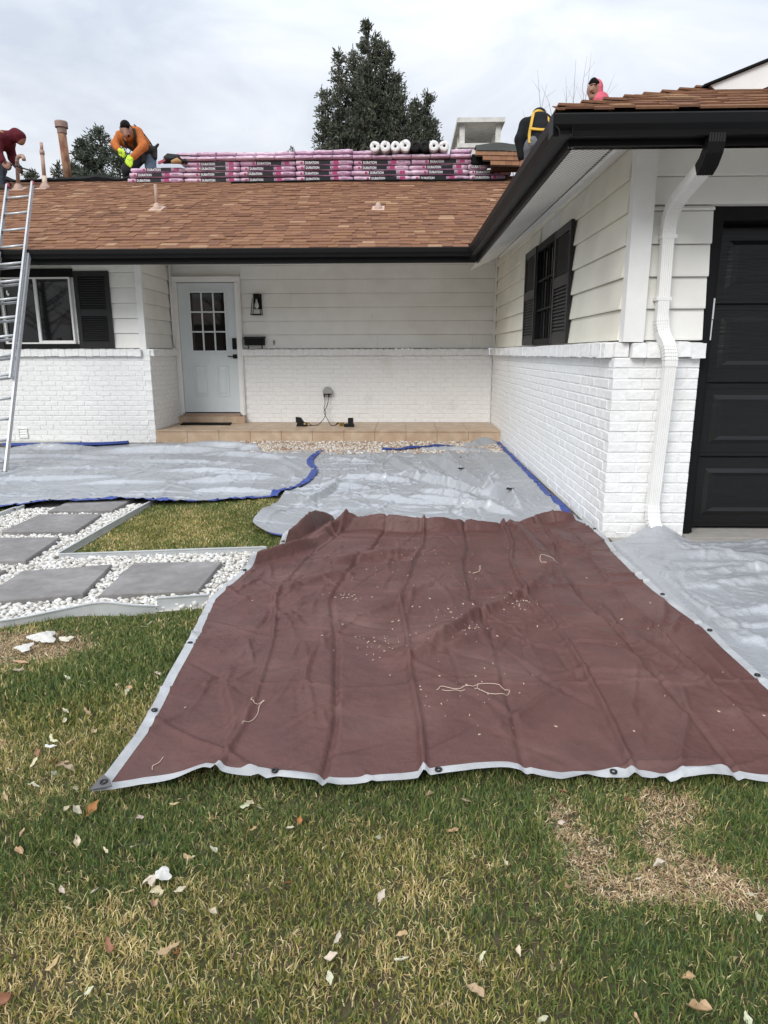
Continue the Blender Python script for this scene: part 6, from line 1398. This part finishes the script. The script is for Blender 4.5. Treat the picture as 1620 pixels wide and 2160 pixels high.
for x, y, s, c, l in ((-.886, 1.681, .05, ORG, 'narrow orange leaf just below the grey corner patch of the brown tarp'), (-.507, 1.216, .058, TAN, 'largest tan leaf, long and curled, in the dry foreground grass'), (-.485, 1.205, .034, ORG, 'orange-brown leaf touching the long tan leaf'),
                      (-.644, 1.223, .05, BRN, 'dull brown leaf half sunk in dry grass'), (-.795, 1.086, .055, BRN, 'reddish brown leaf at the lower left corner'), (-.285, 1.641, .03, ORG, 'small orange leaf beside a pale one below the brown tarp'), (-.28, 1.414, .035, ORG, 'thin rusty leaf alone in the middle of the lawn'),
                      (.143, 1.61, .038, TAN, 'peach coloured leaf alone in green grass below the brown tarp'), (.281, 1.444, .028, BRN, 'round brown leaf near the bare strips'), (.156, 1.139, .05, TAN, 'folded brown and cream leaf near the bottom edge'), (.48, 1.79, .035, BRN, 'brown leaf tucked at the front hem of the brown tarp'),
                      (.652, 1.75, .03, BRN, 'brown leaf at the top of the bare strips'), (.597, 1.178, .03, TAN, 'small tan leaf beside a tuft of long grass'), (.589, 1.103, .05, TAN, 'torn yellowish leaf near the bottom edge'), (-1.063, 2.08, .058, TAN, 'large tan crinkled leaf in the grass left of the brown tarp'),
                      (-1.114, 1.905, .042, BRN, 'dark red-brown leaf left of the brown tarp'), (-1.19, 1.951, .035, BRN, 'brown leaf standing on edge left of the brown tarp'), (-1.081, 1.895, .04, TAN, 'pale brown leaf touching the dark red-brown one'), (-1.162, 1.982, .042, (.72, .71, .68), 'white papery leaf left of the brown tarp'),
                      (-1.599, 2.601, .07, TAN, 'tan leaf on the bare soil by the metal edging'), (-1.577, 2.527, .055, PALE, 'pale leaf on the near edge of the bare soil'), (.651, 1.497, .035, PALE, 'white chip in the darkest spot of the bare strips'), (-.628, 1.413, .035, PALE, 'rolled cream leaf touching the white scrap pile')):
    leaf(x, y, s, c, l)
def scrap(x, y, s, seed, label, col=(.66, .65, .61)):
    n = 13; t = np.linspace(-1, 1, n); U, V = np.meshgrid(t, t, indexing='ij'); a = np.arctan2(V, U); rr = np.maximum(np.abs(U), np.abs(V))
    q = s*(.75+.35*vnoise(a*1.3+9, 0*a+seed, 1.7, seed)+.25*np.sin(3*a+seed)); X = x+q*rr*np.cos(a); Y = y+q*.72*rr*np.sin(a)
    Z = .024+s*(.55*np.abs(vnoise(U+3, V+5, 1.1, seed+1)-.5)+.25*np.abs(vnoise(U+3, V+7, 2.3, seed+2)-.5)+.30*(1-rr)*(U > -.2)+.12*V)
    Vv = np.stack([X, Y, Z], -1).reshape(-1, 3); k, l = np.meshgrid(np.arange(n-1), np.arange(n-1), indexing='ij'); F = np.stack([k*n+l, (k+1)*n+l, (k+1)*n+l+1, k*n+l+1], -1).reshape(-1, 4)
    o = link('paper_scrap', npmesh('paper_scrap', Vv, F, 'leaf')); put(o, label, 'scrap'); o.color = (*col, 1)
scrap(-.596, 1.425, .026, 3, 'crumpled white scrap in the foreground grass, largest white thing there')
scrap(-1.63, 2.845, .062, 4, 'largest crumpled white scrap on the bare soil by the edging'); scrap(-1.665, 2.735, .04, 5, 'smaller white scrap below the largest on the bare soil'); scrap(-1.53, 2.835, .03, 6, 'tiny cream scrap beside the large one on the bare soil', (.68, .63, .52))
for x, y, l in ((-.598, 1.388, 'pale leaf standing up under the white scrap pile'), (-.59, 1.36, 'narrow pale leaf below the white scrap pile'), (-.566, 1.345, 'small tan leaf curled beside the round brown one')): leaf(x, y, .032, PALE, l, None, 4, .04, .9)
leaf(-.585, 1.335, .034, TAN, 'round cupped pinkish brown leaf below the white scrap pile', None, 3)

# ------------------------------------------------------------------ trees
def sprigs(name, parent, P, D, size, cols, seed):
    """needle sprays: two crossed slim blades each, at points P along directions D"""
    r = np.random.default_rng(seed); n = len(P); s = size*r.uniform(.6, 1.3, n)[:, None]; D = D/np.linalg.norm(D, axis=1)[:, None]; a = np.cross(D, r.normal(size=(n, 3))); a /= np.linalg.norm(a, axis=1)[:, None]; b = np.cross(D, a); V = []
    for q in (a, b): V += [P-q*s*.07, P+D*s*.5-q*s*.13, P+D*s, P+D*s*.5+q*s*.13]
    V = np.stack(V, 1).reshape(-1, 3); k = 8*np.arange(n)[:, None]; F = np.concatenate([k+[0, 1, 2, 3], k+[4, 5, 6, 7]]); c = np.array(cols)[r.integers(0, len(cols), n)]*r.uniform(.7, 1.3, (n, 1))
    return _child(name, npmesh(name, V, F, 'needle', np.repeat(c, 8, 0)), parent)
def spruce(name, label, base, leaders, n, cols, seed, size=.16, group=None):
    """leaders: (x, y, z top, z bottom, radius at the bottom, share)"""
    root = empty(name, label, 'tree', base, group); r = np.random.default_rng(seed); Ps, Ds = [], []; tk = MB()
    for (x, y, zt, zb, rb, sh) in leaders:
        tk.tube([(base[0]+(x-base[0])*.3, base[1]+(y-base[1])*.3, base[2]), (x, y, zb+(zt-zb)*.2), (x, y, zt-.25), (x, y, zt)], [.16 if sh > .2 else .07, .10 if sh > .2 else .05, .02, .006], 8)
        nb = max(18, int((zt-zb)*34*(rb/1.0)**.5)); m = max(6, int(n*sh/nb)); br = MB()
        for _ in range(nb):
            f = 1-math.sqrt(r.random()) if r.random() < .5 else r.random(); h = zb+(zt-zb)*f; R_ = rb*(1-f)**.72*r.uniform(.55, 1.22)+.05; az = r.random()*6.283; up = r.uniform(-.25, .30)+.55*f**2
            k = int(m*(.35+1.0*(1-f))); t = r.random(k)**.55; droop = -.28*R_*t*(1-f)
            p = np.c_[x+R_*t*math.cos(az), y+R_*t*math.sin(az), h+R_*t*up+droop+.18*R_*t**3]; p += r.normal(0, .055+.05*R_*.5, (k, 3))*np.array([1, 1, .8]); p[:, 2] -= np.abs(r.normal(0, .16, k))*(1-f)
            d = np.c_[math.cos(az)*np.ones(k), math.sin(az)*np.ones(k), np.full(k, .1+.9*f)]+r.normal(0, .55, (k, 3)); d[:, 2] += np.where(r.random(k) < .45, -.9, .35)
            Ps.append(p); Ds.append(d); q = [(x, y, h), (x+R_*.5*math.cos(az), y+R_*.5*math.sin(az), h+R_*.5*up-.07*R_), (x+R_*.9*math.cos(az), y+R_*.9*math.sin(az), h+R_*.9*up-.1*R_)]
            br.tube(q, [.025, .016, .006], 4, cap=False)
        tk.quadf(br.v, br.f); k = 46; t = r.random(k); Ps.append(np.c_[x+r.normal(0, .035, k), y+r.normal(0, .035, k), zt-.75*t]); dd = r.normal(0, .6, (k, 3)); dd[:, 2] += .9; Ds.append(dd)
        Ps.append(np.c_[[x]*5, [y]*5, zt-.12+.05*np.arange(5)]); dd = r.normal(0, .15, (5, 3)); dd[:, 2] += 1; Ds.append(dd)
    tk.build('trunk', 'bark', root); sprigs('crown', root, np.concatenate(Ps), np.concatenate(Ds), size, cols, seed+1); return root
SPR = [(.120, .142, .108), (.150, .168, .128), (.086, .104, .084), (.185, .195, .150), (.170, .170, .115)]
spruce('spruce_tree', 'tall dark many-topped spruce rising behind the ridge', (-1.05, 24, 0), [
    (-1.15, 24, 11.30, 4.5, 1.22, .34), (-1.62, 23.8, 10.45, 4.5, .80, .10), (-.95, 24.2, 11.0, 6.0, .6, .06), (-.62, 23.8, 10.62, 5, .75, .10), (-2.05, 23.7, 10.35, 4.5, .7, .09), (-.35, 23.8, 9.75, 4.5, .95, .10), (-2.42, 23.6, 9.25, 4.5, .55, .05), (-2.62, 23.8, 9.35, 5, .45, .04),
    (-.15, 23.5, 9.1, 4.5, .75, .06), (-1.3, 23.3, 9.9, 5, .8, .06), (.22, 23.6, 8.75, 4.5, .75, .06), (-2.0, 23.4, 9.6, 4.5, .8, .05), (-.2, 24.2, 9.9, 4.5, .8, .05)], 125000, SPR, 3, .125)
spruce('spruce_tree', 'slim pointed spruce on the right flank of the tall one', (.55, 23.6, 0), [(.70, 23.5, 9.05, 4.6, .8, .45), (.34, 23.5, 8.9, 4.6, .8, .4), (.98, 23.5, 8.1, 4.8, .5, .15)], 34000, SPR, 13, .12)
spruce('spruce_tree', 'small spruce tip left of the tall spruce just above the pink bundles', (-3.5, 24, 0), [(-3.62, 24, 7.62, 4.5, .45, .5), (-3.38, 24, 7.35, 4.5, .5, .5)], 8000, SPR, 23, .12)
BLUE = [(.115, .140, .108), (.145, .170, .135), (.085, .105, .082), (.18, .20, .165)]
spruce('spruce_tree', 'broad blue-green spruce behind the man in orange', (-8.6, 20, 0), [(-8.25, 20, 7.12, 3.5, 1.05, .35), (-8.72, 20, 6.85, 3.5, .85, .25), (-7.7, 19.8, 6.9, 3.5, .85, .2), (-9.1, 20, 6.3, 3.5, .8, .2)], 55000, BLUE, 33, .12)
spruce('spruce_tree', 'low dark spruce tips between the flue pipe and the vent pipes', (-10.3, 21, 0), [(-9.95, 21, 6.55, 3.5, .6, .5), (-10.75, 21, 6.35, 3.5, .5, .5)], 14000, SPR, 43, .12)
spruce('spruce_tree', 'tiny spruce top showing beside the tool bag', (-6.1, 24, 0), [(-6.1, 24, 6.98, 4, .5, 1)], 6000, BLUE, 53, .11)
def bare(label, base, shoots, seed):
    root = empty('bare_tree', label, 'tree', base); r = np.random.default_rng(seed); t = MB(); t.tube([base, (base[0], base[1], 3.5)], [.12, .09], 8); t.build('trunk', 'bark', root); b = MB()
    for (x0, z0, x1, z1, w) in shoots:
        z1 = z0+(z1-z0)*.68
        w = w*.7
        P = [(base[0]+(x0-base[0])*.3, base[1], 3.2), (x0, base[1]+r.uniform(-.4, .4), z0), (x0+(x1-x0)*.5+r.normal(0, .03), base[1], (z0+z1)/2), (x1, base[1]+r.uniform(-.3, .3), z1)]; b.tube(P, [w*3, w*1.6, w, w*.35], 5)
        for _ in range(2):
            f = r.uniform(.1, .7); x = x0+(x1-x0)*f; z = z0+(z1-z0)*f; s = r.choice((-1, 1)); b.tube([(x, base[1], z), (x+s*r.uniform(.1, .25), base[1], z+r.uniform(.15, .5))], [w*.7, w*.3], 4)
    b.build('branches', 'twig', root)
bare('bare tree with thin upright shoots behind the man in black', (4.2, 20, 0), [(3.55, 6.9, 3.72, 8.75, .010), (3.75, 6.9, 3.45, 9.2, .010), (3.95, 7.2, 3.60, 8.7, .008), (4.28, 7.4, 4.20, 8.75, .008), (4.42, 7.4, 4.40, 9.25, .009), (4.66, 7.4, 4.70, 9.4, .009), (4.73, 7.4, 4.78, 9.45, .008), (4.95, 7.5, 5.08, 8.55, .007), (5.2, 7.5, 5.45, 8.75, .007), (3.3, 6.6, 3.15, 8.1, .008), (3.2, 6.2, 3.05, 7.6, .007), (2.9, 6.3, 3.2, 7.15, .008), (3.0, 5.9, 2.75, 7.3, .012)], 5)

# ------------------------------------------------------------------ the other side of the street, which the door and window glass mirror
m = MB(); r = np.random.default_rng(8)
for x0 in np.arange(-26, 24, 3.3):
    x0 += r.uniform(-1, 1); y0 = -24+r.uniform(-2, 2); h = r.uniform(6, 9); m.tube([(x0, y0, 0), (x0+r.uniform(-.3, .3), y0, h*.5), (x0, y0, h)], [.22, .14, .03], 6)
    for _ in range(26):
        z = h*r.uniform(.25, .95); a = r.random()*6.28; l = r.uniform(1, 2.6)*(1.1-z/h*.6); p = np.array([x0, y0, z]); q = p+np.array([math.cos(a)*l, math.sin(a)*l, l*.7]); m.tube([p, q], [.06, .02], 4)
        for _ in range(3):
            b_ = p+(q-p)*r.uniform(.3, .9); m.tube([b_, b_+np.array([r.normal(0, .5), r.normal(0, .5), r.uniform(.2, .9)])], [.03, .012], 3)
m.build('far_trees', 'bark', kind='stuff')
m = MB()
for x0, w, h in ((-24, 11, 3.4), (-9, 9, 3.0), (4, 12, 3.6), (19, 10, 3.2)):
    m.box(x0, x0+w, -36, -30, 0, h); m.prism([(x0-.6, -29.4, h), (x0-.6, -33, h+2.2), (x0-.6, -36.6, h)], (0, 0, 0), (w+1.2, 0, 0))
m.build('far_houses', 'fluecap', kind='stuff')
